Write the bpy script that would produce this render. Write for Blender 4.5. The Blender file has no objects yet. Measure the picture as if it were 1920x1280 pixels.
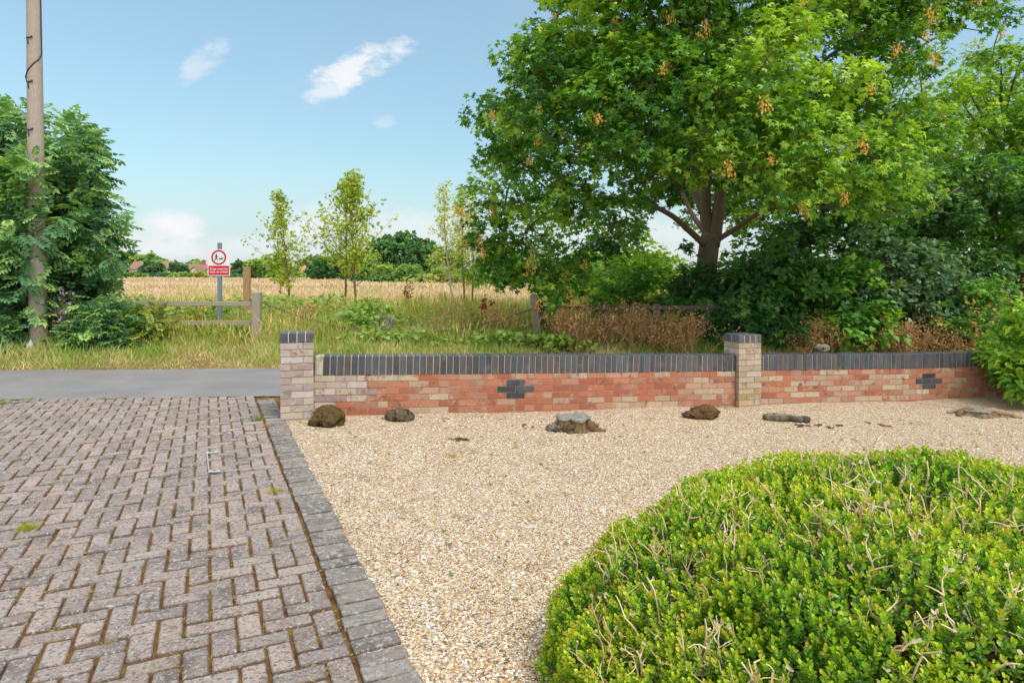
import bpy, math, random
import numpy as np
from mathutils import Vector, noise as mnoise

rng = np.random.default_rng(11)
random.seed(5)
C = bpy.context.scene.collection
scene = bpy.context.scene
R = math.radians

# ------------------------------------------------------------ camera, sky, sun, exposure
F, HX, HY, CH = 1240.0, 960.0, 512.0, 1.55      # focal length (px of a 1920 px wide frame), horizon row, eye height
cam_d = bpy.data.cameras.new('camera')
cam_d.sensor_width = 36
cam_d.lens = 36 * F / 1920
cam_d.shift_y = -(640 - HY) / 1920
cam_d.clip_end = 2000
cam = bpy.data.objects.new('camera', cam_d)
C.objects.link(cam)
cam.location = (0, 0, CH)
cam.rotation_euler = (R(90), 0, 0)
scene.camera = cam

SUN_DIR = Vector((0.42, -0.50, 0.95)).normalized()
EL = math.asin(SUN_DIR.z)
AZ = math.atan2(SUN_DIR.x, SUN_DIR.y)
sun_d = bpy.data.lights.new('sun', 'SUN')
sun_d.energy = 1.5
sun_d.angle = R(22)
sun_d.color = (1.0, 0.95, 0.87)
sun = bpy.data.objects.new('sun', sun_d)
C.objects.link(sun)
sun.rotation_euler = SUN_DIR.to_track_quat('Z', 'Y').to_euler()

scene.view_settings.view_transform = 'Standard'
scene.view_settings.look = 'None'
scene.view_settings.exposure = 0.88
scene.view_settings.gamma = 1
scene.view_settings.use_curve_mapping = False


class NT:
    """small helper for shader node trees"""
    def __init__(s, tree):
        s.t = tree
    def n(s, typ, **kw):
        nd = s.t.nodes.new(typ)
        for k, v in kw.items():
            if k in nd.inputs:
                s.put(nd.inputs[k], v)
            else:
                setattr(nd, k, v)
        return nd
    def put(s, sock, v):
        if isinstance(v, bpy.types.NodeSocket):
            s.t.links.new(v, sock)
        elif isinstance(v, (tuple, list)) and len(v) == 3 and sock.type == 'RGBA':
            sock.default_value = (*v, 1)
        else:
            sock.default_value = v
    def m(s, op, a, b=0.0, c=None):
        nd = s.t.nodes.new('ShaderNodeMath')
        nd.operation = op
        s.put(nd.inputs[0], a); s.put(nd.inputs[1], b)
        if c is not None: s.put(nd.inputs[2], c)
        return nd.outputs[0]
    def mix(s, f, a, b, mode='MIX'):
        nd = s.t.nodes.new('ShaderNodeMixRGB')
        nd.blend_type = mode
        s.put(nd.inputs[0], f); s.put(nd.inputs[1], a); s.put(nd.inputs[2], b)
        return nd.outputs[0]
    def step(s, x, lo, hi):
        nd = s.t.nodes.new('ShaderNodeMapRange')
        nd.interpolation_type = 'SMOOTHSTEP'
        s.put(nd.inputs[0], x); s.put(nd.inputs[1], lo); s.put(nd.inputs[2], hi)
        return nd.outputs[0]
    def noise(s, vec, scale, detail=3, rough=0.55, out=0):
        nd = s.n('ShaderNodeTexNoise', Scale=scale, Detail=detail, Roughness=rough)
        if vec is not None: s.put(nd.inputs['Vector'], vec)
        return nd.outputs[out]
    def ramp(s, x, stops, interp='LINEAR'):
        nd = s.t.nodes.new('ShaderNodeValToRGB')
        r = nd.color_ramp
        r.interpolation = interp
        while len(r.elements) < len(stops): r.elements.new(0.5)
        for e, (p, c) in zip(r.elements, stops):
            e.position = p; e.color = (*c, 1)
        s.put(nd.inputs[0], x)
        return nd.outputs[0]


def sr(r, g, b, k=1.0):
    """sRGB 0-255 -> linear, times k"""
    f = lambda v: ((v / 255 + 0.055) / 1.055) ** 2.4 if v > 10 else v / 255 / 12.92
    return (f(r) * k, f(g) * k, f(b) * k)


world = bpy.data.worlds.new('World')
scene.world = world
world.use_nodes = True
w = NT(world.node_tree)
world.node_tree.nodes.clear()
sky = w.n('ShaderNodeTexSky', sky_type='NISHITA', sun_disc=False, sun_elevation=EL, sun_rotation=AZ,
          altitude=50.0, air_density=1.1, dust_density=1.0, ozone_density=2.5)
tc = w.n('ShaderNodeTexCoord')
sep = w.n('ShaderNodeSeparateXYZ'); w.put(sep.inputs[0], tc.outputs['Generated'])
yy = w.m('MAXIMUM', sep.outputs[1], 0.08)
U = w.m('DIVIDE', sep.outputs[0], yy)
V = w.m('DIVIDE', sep.outputs[2], yy)
cv = w.n('ShaderNodeCombineXYZ', X=U, Y=w.m('MULTIPLY', V, 1.7))
n1 = w.noise(cv.outputs[0], 17.0, 9, 0.66)
n2 = w.noise(cv.outputs[0], 2.2, 5, 0.55)


def puff(px, py, rx, ry, amp, k=1.9, slope=0.0):
    du = w.m('SUBTRACT', U, (px - HX) / F)
    dv = w.m('SUBTRACT', V, (HY - py) / F)
    dv = w.m('ADD', dv, w.m('MULTIPLY', du, slope))
    a = w.m('POWER', w.m('ABSOLUTE', w.m('DIVIDE', du, rx / F)), 2.0)
    b = w.m('POWER', w.m('ABSOLUTE', w.m('DIVIDE', dv, ry / F)), 2.0)
    d = w.m('SUBTRACT', 1.0, w.m('ADD', a, b))
    d = w.m('ADD', d, w.m('MULTIPLY', w.m('SUBTRACT', n1, 0.485), k * 2.4))
    return w.m('MULTIPLY', w.step(d, -0.05, 1.15), amp)


mask = 0.0
for a in ((668, 124, 118, 36, 0.95, 1.8, -0.36), (612, 165, 55, 36, 0.7, 1.9, -0.3), (382, 118, 55, 36, 0.45, 1.7, -0.5),
          (322, 428, 80, 42, 1.0, .8), (290, 462, 130, 34, 0.8, 1.1), (590, 425, 90, 40, .8, 1.4), (640, 410, 130, 42, 0.55, 1.5),
          (760, 425, 190, 40, 0.5, 1.5), (1215, 445, 200, 60, 0.5, 1.2), (722, 228, 26, 14, 0.35, 1.6), (450, 470, 260, 32, 0.5, 1.2)):
    mask = w.m('MAXIMUM', mask, puff(*a))
low = w.m('MULTIPLY', w.step(V, 0.26, 0.0), w.m('ADD', 0.25, w.m('MULTIPLY', n2, 0.75)))
veil = w.m('ADD', 0.17, w.m('MULTIPLY', w.step(n2, 0.42, 0.75), 0.12))
base_mask = w.m('MINIMUM', w.m('MAXIMUM', low, veil), 0.75)
# thin bright cloud sheet, overhead and behind out of view, added as fill light
back = w.m('MULTIPLY', w.m('MAXIMUM', w.step(sep.outputs[1], 0.35, -0.2), w.step(sep.outputs[2], 0.52, 0.75)), w.m('ADD', 0.35, w.m('MULTIPLY', w.noise(tc.outputs['Generated'], 2.5, 5), 0.6)))
cloud = w.mix(n1, (4.8, 5.0, 5.3), (5.7, 5.75, 5.8))
tint = w.mix(1.0, sky.outputs[0], (1.09, 1.27, 1.08), 'MULTIPLY')
hzn = w.m('ADD', 0.70, w.m('MULTIPLY', w.step(V, -0.05, 0.46), 0.29))
hc = w.n('ShaderNodeCombineXYZ', X=hzn, Y=hzn, Z=w.m('ADD', 0.06, w.m('MULTIPLY', hzn, 0.96)))
tint = w.mix(1.0, tint, hc.outputs[0], 'MULTIPLY')
skycol = w.mix(base_mask, tint, (3.75, 4.25, 4.85))
skycol = w.mix(mask, skycol, cloud)
skycol = w.mix(back, skycol, (7.4, 7.5, 7.6))
bg = w.n('ShaderNodeBackground', Color=skycol, Strength=0.095)
wo = w.n('ShaderNodeOutputWorld'); w.put(wo.inputs[0], bg.outputs[0])


# ------------------------------------------------------------ helpers
def at(px, py, Y):
    """the point at depth Y that stands behind a pixel of the 1920 px photograph"""
    return np.array([(px - HX) / F * Y, Y, CH - (py - HY) / F * Y])


class MB:
    """collects shapes into ONE mesh"""
    def __init__(s):
        s.v = []; s.f = []; s.c = []; s.n = 0
    def add(s, V, faces, col=(1, 1, 1)):
        V = np.asarray(V, float).reshape(-1, 3)
        col = np.asarray(col, float)
        if col.ndim == 1: col = np.tile(col, (len(V), 1))
        if isinstance(faces, np.ndarray): faces = [faces]
        elif len(faces) and not isinstance(faces[0], np.ndarray):
            d = {}
            for f in faces: d.setdefault(len(f), []).append(f)
            faces = [np.array(x) for x in d.values()]
        for f in faces: s.f.append(f + s.n)
        s.v.append(V); s.c.append(col[:, :3]); s.n += len(V)
        return s
    def box(s, c, size, ax=None, col=(1, 1, 1), bev=0.0, top=1.0, side=None):
        """box centred on c; ax = 3 unit axes; bev = rounding of the edges; top = taper of the upper face"""
        h = np.asarray(size, float) / 2
        c = np.asarray(c, float)
        ax = np.eye(3) if ax is None else np.asarray(ax, float)
        if bev <= 0:
            P = np.array([[x, y, z] for z in (-1, 1) for y in (-1, 1) for x in (-1, 1)], float) * h
            P[4:, :2] *= top
            Fc = np.array([[0, 2, 3, 1], [4, 5, 7, 6], [0, 1, 5, 4], [2, 6, 7, 3], [0, 4, 6, 2], [1, 3, 7, 5]])
            return s.add(c + P @ ax, Fc, col)
        b = min(bev, *(h * 0.9))
        P = []; idx = {}
        for sx in (-1, 1):
            for sy in (-1, 1):
                for sz in (-1, 1):
                    S = np.array([sx, sy, sz])
                    for k in range(3):
                        q = S * (h - b); q[k] = S[k] * h[k]
                        if sz > 0: q[:2] *= top
                        idx[(sx, sy, sz, k)] = len(P); P.append(q)
        fs = []
        for k in range(3):
            i, j = [(1, 2), (2, 0), (0, 1)][k]
            for sg in (-1, 1):
                loop = []
                for a, bb in ((-1, -1), (1, -1), (1, 1), (-1, 1)):
                    t = [0, 0, 0]; t[k] = sg; t[i] = a; t[j] = bb
                    loop.append(idx[(*t, k)])
                fs.append(loop if sg > 0 else loop[::-1])
        for k in range(3):
            i, j = [(1, 2), (2, 0), (0, 1)][k]
            for a in (-1, 1):
                for bb in (-1, 1):
                    q = []
                    for sg in (-1, 1):
                        t = [0, 0, 0]; t[k] = sg; t[i] = a; t[j] = bb
                        q.append((idx[(*t, i)], idx[(*t, j)]))
                    l = [q[0][0], q[1][0], q[1][1], q[0][1]]
                    fs.append(l if a * bb < 0 else l[::-1])
        for sx in (-1, 1):
            for sy in (-1, 1):
                for sz in (-1, 1):
                    l = [idx[(sx, sy, sz, k)] for k in range(3)]
                    fs.append(l if sx * sy * sz > 0 else l[::-1])
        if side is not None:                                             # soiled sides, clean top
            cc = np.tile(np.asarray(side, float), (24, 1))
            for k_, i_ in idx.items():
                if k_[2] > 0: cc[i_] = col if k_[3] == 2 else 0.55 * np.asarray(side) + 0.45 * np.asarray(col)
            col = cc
        return s.add(c + np.array(P) @ ax, fs, col)
    def tube(s, pts, rad, seg=8, col=(1, 1, 1), cap=True):
        pts = np.asarray(pts, float); n = len(pts)
        rad = np.full(n, rad, float) if np.isscalar(rad) else np.asarray(rad, float)
        T = np.gradient(pts, axis=0); T /= np.linalg.norm(T, axis=1)[:, None] + 1e-9
        up = np.array([0, 0, 1.0]) if abs(T[0, 2]) < 0.9 else np.array([1.0, 0, 0])
        A = np.cross(T, up); A /= np.linalg.norm(A, axis=1)[:, None] + 1e-9
        B = np.cross(T, A)
        th = np.linspace(0, 2 * np.pi, seg, endpoint=False)
        ring = A[:, None] * np.cos(th)[None, :, None] + B[:, None] * np.sin(th)[None, :, None]
        Vv = (pts[:, None] + ring * rad[:, None, None]).reshape(-1, 3)
        i = np.arange(n - 1)[:, None] * seg; j = np.arange(seg)[None]; k = (j + 1) % seg
        q = np.stack([i + j, i + k, i + seg + k, i + seg + j], -1).reshape(-1, 4)
        fs = [q]
        if cap:
            fs.append(np.array([list(range(seg - 1, -1, -1)), [(n - 1) * seg + t for t in range(seg)]]))
        if not isinstance(col, tuple):
            col = np.repeat(np.asarray(col), seg, 0)
        return s.add(Vv, fs, col)
    def inst(s, T, Fc, P, D, N, S, col):
        """many copies of a leaf template: y along D, z along N"""
        T = np.asarray(T, float); P = np.asarray(P, float); n = len(P); k = len(T)
        if n == 0: return s
        D = D / (np.linalg.norm(D, axis=1)[:, None] + 1e-9)
        X = np.cross(D, N); X /= np.linalg.norm(X, axis=1)[:, None] + 1e-9
        Z = np.cross(X, D)
        S = np.asarray(S, float)
        S = np.tile(S, (n, 1)) if S.ndim == 0 else S.reshape(n, -1)
        if S.shape[1] == 1: S = np.tile(S, (1, 3))
        Vv = P[:, None] + (T[None, :, 0, None] * S[:, None, 0:1]) * X[:, None] + (T[None, :, 1, None] * S[:, None, 1:2]) * D[:, None] \
            + (T[None, :, 2, None] * S[:, None, 2:3]) * Z[:, None]
        fl = [Fc] if isinstance(Fc, np.ndarray) else Fc
        fs = [(f[None] + (np.arange(n) * k)[:, None, None]).reshape(-1, f.shape[1]) for f in fl]
        col = np.asarray(col, float)
        if col.ndim == 1: col = np.tile(col, (n, 1))
        cc = np.repeat(col, k, 0) if col.ndim == 2 else col.reshape(-1, 3)
        return s.add(Vv.reshape(-1, 3), fs, cc)
    def mesh(s, name, mat, origin=(0, 0, 0), smooth=False):
        Vv = np.concatenate(s.v) - np.asarray(origin, float)
        me = bpy.data.meshes.new(name)
        me.vertices.add(len(Vv)); me.vertices.foreach_set('co', Vv.astype(np.float32).ravel())
        sizes = np.concatenate([np.full(len(f), f.shape[1]) for f in s.f])
        loops = np.concatenate([f.ravel() for f in s.f])
        me.loops.add(len(loops)); me.loops.foreach_set('vertex_index', loops.astype(np.int32))
        me.polygons.add(len(sizes))
        st = np.concatenate([[0], np.cumsum(sizes)[:-1]])
        me.polygons.foreach_set('loop_start', st.astype(np.int32))
        me.polygons.foreach_set('use_smooth', np.full(len(sizes), bool(smooth)))
        at_ = me.attributes.new('col', 'FLOAT_COLOR', 'POINT')
        cc = np.concatenate(s.c); cc = np.clip(np.concatenate([cc, np.ones((len(cc), 1))], 1), 0, 1)
        at_.data.foreach_set('color', cc.astype(np.float32).ravel())
        me.update(calc_edges=True); me.validate()
        me.materials.append(mat)
        return me
    def build(s, name, mat, parent=None, smooth=False, origin=None):
        if origin is None: origin = parent['base'] if parent is not None and 'base' in parent else (0, 0, 0)
        o = bpy.data.objects.new(name, s.mesh(name, mat, origin, smooth))
        C.objects.link(o)
        if parent is not None: o.parent = parent
        return o


def thing(name, label, cat, loc, group=None):
    o = bpy.data.objects.new(name, None); C.objects.link(o)
    o.empty_display_size = 0.1
    o.location = [float(x) for x in loc]
    o['base'] = [float(x) for x in loc]
    o['label'] = label; o['category'] = cat
    if group: o['group'] = group
    return o


def sub(o, parent):
    """base of a part, for its sub-parts"""
    o['base'] = list(parent['base'])
    return o


def tag(o, label, cat, group=None, kind=None):
    o['label'] = label; o['category'] = cat
    if group: o['group'] = group
    if kind: o['kind'] = kind
    return o


def struct(name, mb, mat, smooth=False):
    o = mb.build(name, mat, smooth=smooth)
    o['kind'] = 'structure'
    return o


# ------------------------------------------------------------ materials
def mat_new(name):
    m = bpy.data.materials.new(name); m.use_nodes = True
    t = NT(m.node_tree); m.node_tree.nodes.clear()
    out = t.n('ShaderNodeOutputMaterial')
    return m, t, out


def attr_mat(name, rough=0.7, spec=0.3, var=0.25, scale=20.0, bump=0.0, bscale=60.0, stretch=None, spots=None, dirt=None, detail=4):
    """surface whose base colour is the 'col' attribute, varied by noise; spots = (colour, scale, lo, hi)"""
    m, t, out = mat_new(name)
    a = t.n('ShaderNodeAttribute', attribute_name='col')
    co = t.n('ShaderNodeTexCoord').outputs['Object']
    vec = co
    if stretch:
        mp = t.n('ShaderNodeMapping'); t.put(mp.inputs[0], co); mp.inputs['Scale'].default_value = stretch
        vec = mp.outputs[0]
    nz = t.noise(vec, scale, detail, 0.6)
    k = t.m('ADD', 1.0 - var, t.m('MULTIPLY', nz, var * 2.0))
    col = t.mix(1.0, a.outputs['Color'], k, 'MULTIPLY')
    for sp in (spots or []):
        c, sc, lo, hi = sp
        col = t.mix(t.step(t.noise(co, sc, 5, 0.65), lo, hi), col, c)
    if dirt:
        c, sc, amt = dirt
        col = t.mix(t.m('MULTIPLY', t.noise(vec, sc, 6, 0.7), amt), col, c)
    b = t.n('ShaderNodeBsdfPrincipled', Roughness=rough)
    b.inputs['Specular IOR Level'].default_value = spec
    t.put(b.inputs['Base Color'], col)
    if bump:
        bp = t.n('ShaderNodeBump', Strength=bump, Distance=0.02)
        t.put(bp.inputs['Height'], t.noise(vec, bscale, 5, 0.65))
        t.put(b.inputs['Normal'], bp.outputs[0])
    t.put(out.inputs[0], b.outputs[0])
    return m


def leaf_mat(name, rough=0.45, spec=0.4, trans=0.35, tcol=(1.25, 1.2, 0.35)):
    m, t, out = mat_new(name)
    a = t.n('ShaderNodeAttribute', attribute_name='col')
    b = t.n('ShaderNodeBsdfPrincipled', Roughness=rough)
    b.inputs['Specular IOR Level'].default_value = spec
    t.put(b.inputs['Base Color'], a.outputs['Color'])
    tr = t.n('ShaderNodeBsdfTranslucent')
    t.put(tr.inputs[0], t.mix(1.0, a.outputs['Color'], tcol, 'MULTIPLY'))
    mx = t.n('ShaderNodeMixShader'); mx.inputs[0].default_value = trans
    t.put(mx.inputs[1], b.outputs[0]); t.put(mx.inputs[2], tr.outputs[0])
    t.put(out.inputs[0], mx.outputs[0])
    return m


M_leaf = leaf_mat('leaf')
M_gloss = leaf_mat('glossy_leaf', 0.32, 0.5, 0.22, (1.3, 1.3, 0.3))
M_grass = leaf_mat('grass', 0.6, 0.2, 0.35, (1.2, 1.15, 0.5))
M_far = leaf_mat('far_leaf', 0.65, 0.15, 0.25)
M_bark = attr_mat('bark', 0.9, 0.15, 0.4, 14, 0.8, 30, (3, 3, 0.7))
M_twig = attr_mat('bare_twig', 0.8, 0.2, 0.15, 30)
M_wood = attr_mat('weathered_wood', 0.85, 0.2, 0.42, 22, 0.5, 50, (6, 6, 0.5), dirt=((0.10, 0.09, 0.07), 9, 0.5))
M_brick = attr_mat('brick', 0.85, 0.2, 0.22, 30, 0.5, 160, spots=[((0.46, 0.36, 0.26), 6.0, 0.53, 0.70), ((0.20, 0.085, 0.06), 11, 0.56, 0.70), ((0.42, 0.17, 0.09), 8, 0.58, 0.68)])
M_pale = attr_mat('pale_brick', 0.85, 0.2, 0.25, 28, 0.5, 160, spots=[((0.50, 0.48, 0.47), 9, 0.52, 0.66), ((0.24, 0.19, 0.10), 7, 0.54, 0.75), ((0.30, 0.17, 0.13), 10, 0.58, 0.7)])
M_blue = attr_mat('blue_brick', 0.42, 0.5, 0.3, 12, 0.25, 140, spots=[((0.15, 0.13, 0.125), 8, 0.52, 0.72), ((0.045, 0.05, 0.06), 14, 0.56, 0.7)])
M_mortar = attr_mat('mortar', 0.95, 0.1, 0.3, 40, 0.6, 200)
M_stone = attr_mat('stone', 0.9, 0.2, 0.55, 18, 1.0, 60, dirt=((0.03, 0.022, 0.01), 30, 0.85), spots=[((0.36, 0.33, 0.26), 22, 0.58, 0.66), ((0.035, 0.03, 0.015), 14, 0.52, 0.62)])
M_stump = attr_mat('dead_wood', 0.9, 0.15, 0.45, 18, 1.0, 50, (2, 2, 1), dirt=((0.05, 0.035, 0.02), 25, 0.5))
M_metal = attr_mat('painted_metal', 0.45, 0.5, 0.12, 10)
M_paint = attr_mat('flat_paint', 0.5, 0.4, 0.06, 8)
M_wall = attr_mat('house_wall', 0.9, 0.2, 0.1, 2)
M_roof = attr_mat('roof_tiles', 0.9, 0.2, 0.25, 3)
M_glass = attr_mat('window_glass', 0.15, 0.6, 0.1, 3)
M_paver = attr_mat('paver', 0.92, 0.15, 0.30, 45, 0.7, 170,
                   spots=[((0.17, 0.14, 0.13), 4.0, 0.48, 0.72), ((0.19, 0.165, 0.16), 55, 0.50, 0.62), ((0.38, 0.36, 0.335), 24, 0.57, 0.64), ((0.50, 0.48, 0.45), 60, 0.565, 0.62), ((0.54, 0.52, 0.48), 34, 0.61, 0.64), ((0.13, 0.11, 0.09), 110, 0.61, 0.70), ((0.20, 0.16, 0.07), 7, 0.60, 0.75)], detail=8)
M_edging = attr_mat('edging_block', 0.92, 0.15, 0.35, 45, 0.7, 170,
                    spots=[((0.11, 0.10, 0.09), 5.0, 0.46, 0.72), ((0.44, 0.43, 0.40), 28, 0.53, 0.62), ((0.50, 0.48, 0.44), 80, 0.57, 0.64), ((0.09, 0.08, 0.065), 100, 0.60, 0.70), ((0.22, 0.20, 0.08), 12, 0.62, 0.75)], detail=8)


# ------------------------------------------------------------ lie of the land
def lerp(x, xs, ys): return np.interp(x, xs, ys)
def zbase(X): return lerp(X, [-3, -2.14, -0.1, 2.85, 5.5, 7.2, 12], [0, -0.012, -0.06, -0.168, -0.235, -0.26, -0.31])
def sstep(x, a, b):
    t = np.clip((np.asarray(x, float) - a) / (b - a), 0, 1); return t * t * (3 - 2 * t)
def zg(X, Y): return zbase(X) * sstep(Y, 3.0, 7.4)                      # gravel
WX = [-2.225, -0.1, 2.9, 3.3, 5.5, 7.2, 8.6]
WY = [7.22, 7.68, 8.62, 8.74, 9.28, 9.72, 10.2]                          # front face of the wall
def wally(X): return lerp(X, [-4] + WX, [7.0] + WY)
def road_near(X): return lerp(X, [-60, -6.3, -3.03, -1, 3, 7, 60], [5.0, 8.14, 8.36, 8.6, 9.6, 11.0, 30])
def road_far(X): return lerp(X, [-60, -12, -8, -4, 0, 4, 10, 60], [7.5, 10.4, 10.56, 10.76, 11.2, 11.9, 13.3, 33])
def hz(X, Y):                                                             # field and verge
    X = np.asarray(X, float); Y = np.asarray(Y, float)
    d = Y - road_far(X)
    low = zbase(X) * sstep(Y, 3, 7.4)
    h = low * (1 - sstep(d, 0, 1.6)) + 0.20 * sstep(d, -0.05, 1.5) + 0.05 * sstep(Y, 14, 30) + 0.05 * sstep(Y, 30, 200)
    h = h + 0.05 * np.sin(X * 0.9 + Y * 0.5) * sstep(d, 0.8, 3)
    return h - 0.05 * (1 - sstep(d, -0.1, 0.1))


def grid(xs, ys, zf, keep=None, xf=None):
    Xg, Yg = np.meshgrid(xs, ys)
    if xf is not None: Xg, Yg = xf(Xg, Yg)
    Z = zf(Xg, Yg)
    n, m = Xg.shape
    i = np.arange(n - 1)[:, None] * m + np.arange(m - 1)[None]
    q = np.stack([i, i + 1, i + m + 1, i + m], -1).reshape(-1, 4)
    P = np.stack([Xg, Yg, Z], -1).reshape(-1, 3)
    if keep is not None:
        c = P[q].mean(1); q = q[keep(c[:, 0], c[:, 1])]
    return MB().add(P, q)


def cells(a, b, n): return np.linspace(a, b, n)


# field and verge ground
m, t, out = mat_new('field_soil')
co = t.n('ShaderNodeTexCoord').outputs['Object']
g = t.ramp(t.noise(co, 0.35, 8, 0.65), [(0.3, sr(120, 112, 60)), (0.5, sr(170, 145, 95)), (0.7, sr(205, 172, 125))])
g = t.mix(t.m('MULTIPLY', t.noise(co, 6, 6, 0.7), 0.5), g, sr(110, 100, 55))
b = t.n('ShaderNodeBsdfPrincipled', Roughness=0.95); t.put(b.inputs['Base Color'], g)
b.inputs['Specular IOR Level'].default_value = 0.1
bp = t.n('ShaderNodeBump', Strength=1.0, Distance=0.2); t.put(bp.inputs['Height'], t.noise(co, 3, 8, 0.75)); t.put(b.inputs['Normal'], bp.outputs[0])
t.put(out.inputs[0], b.outputs[0])
ys = np.concatenate([cells(-30, 6, 13), cells(6.5, 16, 60), cells(16.5, 40, 40), cells(42, 120, 40), np.geomspace(125, 1500, 30)])
xs = np.concatenate([-np.geomspace(900, 22, 24), cells(-20, 20, 90), np.geomspace(22, 900, 24)])
struct('field', grid(xs, ys, hz), m, True)

# road
m, t, out = mat_new('asphalt')
co = t.n('ShaderNodeTexCoord').outputs['Object']
n = t.noise(co, 1.2, 5, 0.6)
g = t.ramp(t.noise(co, 140, 3, 0.8), [(0.25, sr(98, 96, 96)), (0.5, sr(130, 127, 127)), (0.78, sr(168, 164, 162))])
mp = t.n('ShaderNodeMapping'); t.put(mp.inputs[0], co); mp.inputs['Scale'].default_value = (0.15, 2.2, 1); mp.inputs['Rotation'].default_value = (0, 0, -0.06)
g = t.mix(t.step(t.noise(mp.outputs[0], 1.3, 5, 0.6), 0.42, 0.7), g, t.mix(0.5, g, sr(120, 118, 119)))
g = t.mix(t.m('MULTIPLY', t.step(n, 0.35, 0.7), 0.18), g, sr(182, 178, 174))
b = t.n('ShaderNodeBsdfPrincipled', Roughness=0.85); t.put(b.inputs['Base Color'], g); b.inputs['Specular IOR Level'].default_value = 0.25
bp = t.n('ShaderNodeBump', Strength=0.5, Distance=0.006); t.put(bp.inputs['Height'], t.noise(co, 140, 3, 0.8)); t.put(b.inputs['Normal'], bp.outputs[0])
t.put(out.inputs[0], b.outputs[0])
def road_x(Xg, S):
    wob = 0.04 * np.sin(Xg * 2.3) + 0.03 * np.sin(Xg * 5.1 + 1) + 0.02 * np.sin(Xg * 11.7)
    return Xg, road_near(Xg) + (road_far(Xg) + wob - road_near(Xg)) * S
def road_z(X, Y):
    return zbase(X) - 0.004 + 0.035 * np.sin(np.pi * np.clip((Y - road_near(X)) / 2.6, 0, 1)) + 0.0
struct('road', grid(np.concatenate([cells(-60, -14, 30), cells(-13.9, 12, 300), cells(12.2, 60, 30)]), cells(0, 1, 14), road_z, None, road_x), m, True)

# ------------------------------------------------------------ gravel
def edge_l(Y): return -0.565 - 0.46 * (Y - 2.503)                         # joint between pavers and edging
def edge_r(Y): return -0.361 - 0.46 * (Y - 2.503)                         # edging against gravel
m, t, out = mat_new('gravel')
co = t.n('ShaderNodeTexCoord').outputs['Object']
dn = t.n('ShaderNodeTexNoise', Scale=60.0, Detail=2.0); t.put(dn.inputs['Vector'], co)
wv = t.n('ShaderNodeVectorMath', operation='MULTIPLY_ADD'); t.put(wv.inputs[0], dn.outputs['Color']); wv.inputs[1].default_value = (0.006, 0.006, 0.006); t.put(wv.inputs[2], co)
stops = [(0.0, sr(120, 92, 70)), (0.08, sr(176, 144, 110)), (0.22, sr(214, 190, 152)), (0.38, sr(234, 220, 190)), (0.52, sr(200, 176, 148)),
         (0.64, sr(246, 242, 234)), (0.76, sr(208, 160, 96)), (0.83, sr(184, 178, 176)), (0.89, sr(212, 174, 140)), (0.95, sr(120, 110, 108))]
GSTOPS = stops
v1 = t.n('ShaderNodeTexVoronoi', Scale=92.0); t.put(v1.inputs['Vector'], wv.outputs[0])
v2 = t.n('ShaderNodeTexVoronoi', Scale=150.0); t.put(v2.inputs['Vector'], wv.outputs[0])
s1 = t.n('ShaderNodeSeparateColor'); t.put(s1.inputs[0], v1.outputs['Color'])
s2 = t.n('ShaderNodeSeparateColor'); t.put(s2.inputs[0], v2.outputs['Color'])
c1 = t.ramp(s1.outputs[0], stops, 'CONSTANT'); c2 = t.ramp(s2.outputs[0], stops, 'CONSTANT')
pick = t.m('GREATER_THAN', s1.outputs[1], 0.55)
c = t.mix(pick, c1, c2)
d = t.n('ShaderNodeMix', data_type='FLOAT'); t.put(d.inputs[0], pick); t.put(d.inputs[2], v1.outputs['Distance']); t.put(d.inputs[3], t.m('MULTIPLY', v2.outputs['Distance'], 0.6))
gap = t.step(d.outputs[0], 0.42, 0.72)
c = t.mix(t.m('MULTIPLY', gap, 0.75), c, sr(92, 70, 48))
soil = t.m('MULTIPLY', t.step(t.noise(co, 2.2, 8, 0.72), 0.54, 0.68), 0.42)
c = t.mix(soil, c, sr(120, 98, 70))
c = t.mix(t.m('MULTIPLY', t.noise(co, 0.8, 3), 0.18), c, sr(205, 170, 130))
b = t.n('ShaderNodeBsdfPrincipled', Roughness=0.8); t.put(b.inputs['Base Color'], c); b.inputs['Specular IOR Level'].default_value = 0.25
bp = t.n('ShaderNodeBump', Strength=0.8, Distance=0.012); t.put(bp.inputs['Height'], t.m('SUBTRACT', 1.0, d.outputs[0])); t.put(b.inputs['Normal'], bp.outputs[0])
t.put(out.inputs[0], b.outputs[0])
M_gravel = m
def grav_z(X, Y):
    nz = 0.012 * np.sin(X * 2.1 + Y * 1.3) * np.sin(Y * 2.7 - X) + 0.008 * np.sin(X * 5.3) * np.sin(Y * 4.1 + 1)
    return zg(X, Y) - 0.012 + nz * np.clip((X - edge_r(Y)) * 2, 0, 1) + 0.006 * sstep(Y - wally(X), -0.6, 0)
def grav_x(Xg, S): return Xg, 0.2 + (wally(Xg) + 0.03 - 0.2) * S
struct('gravel', grid(cells(-3.2, 8.6, 180), cells(0, 1, 110), grav_z, lambda X, Y: X > edge_r(Y) - 0.13, grav_x), m, True)

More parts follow.
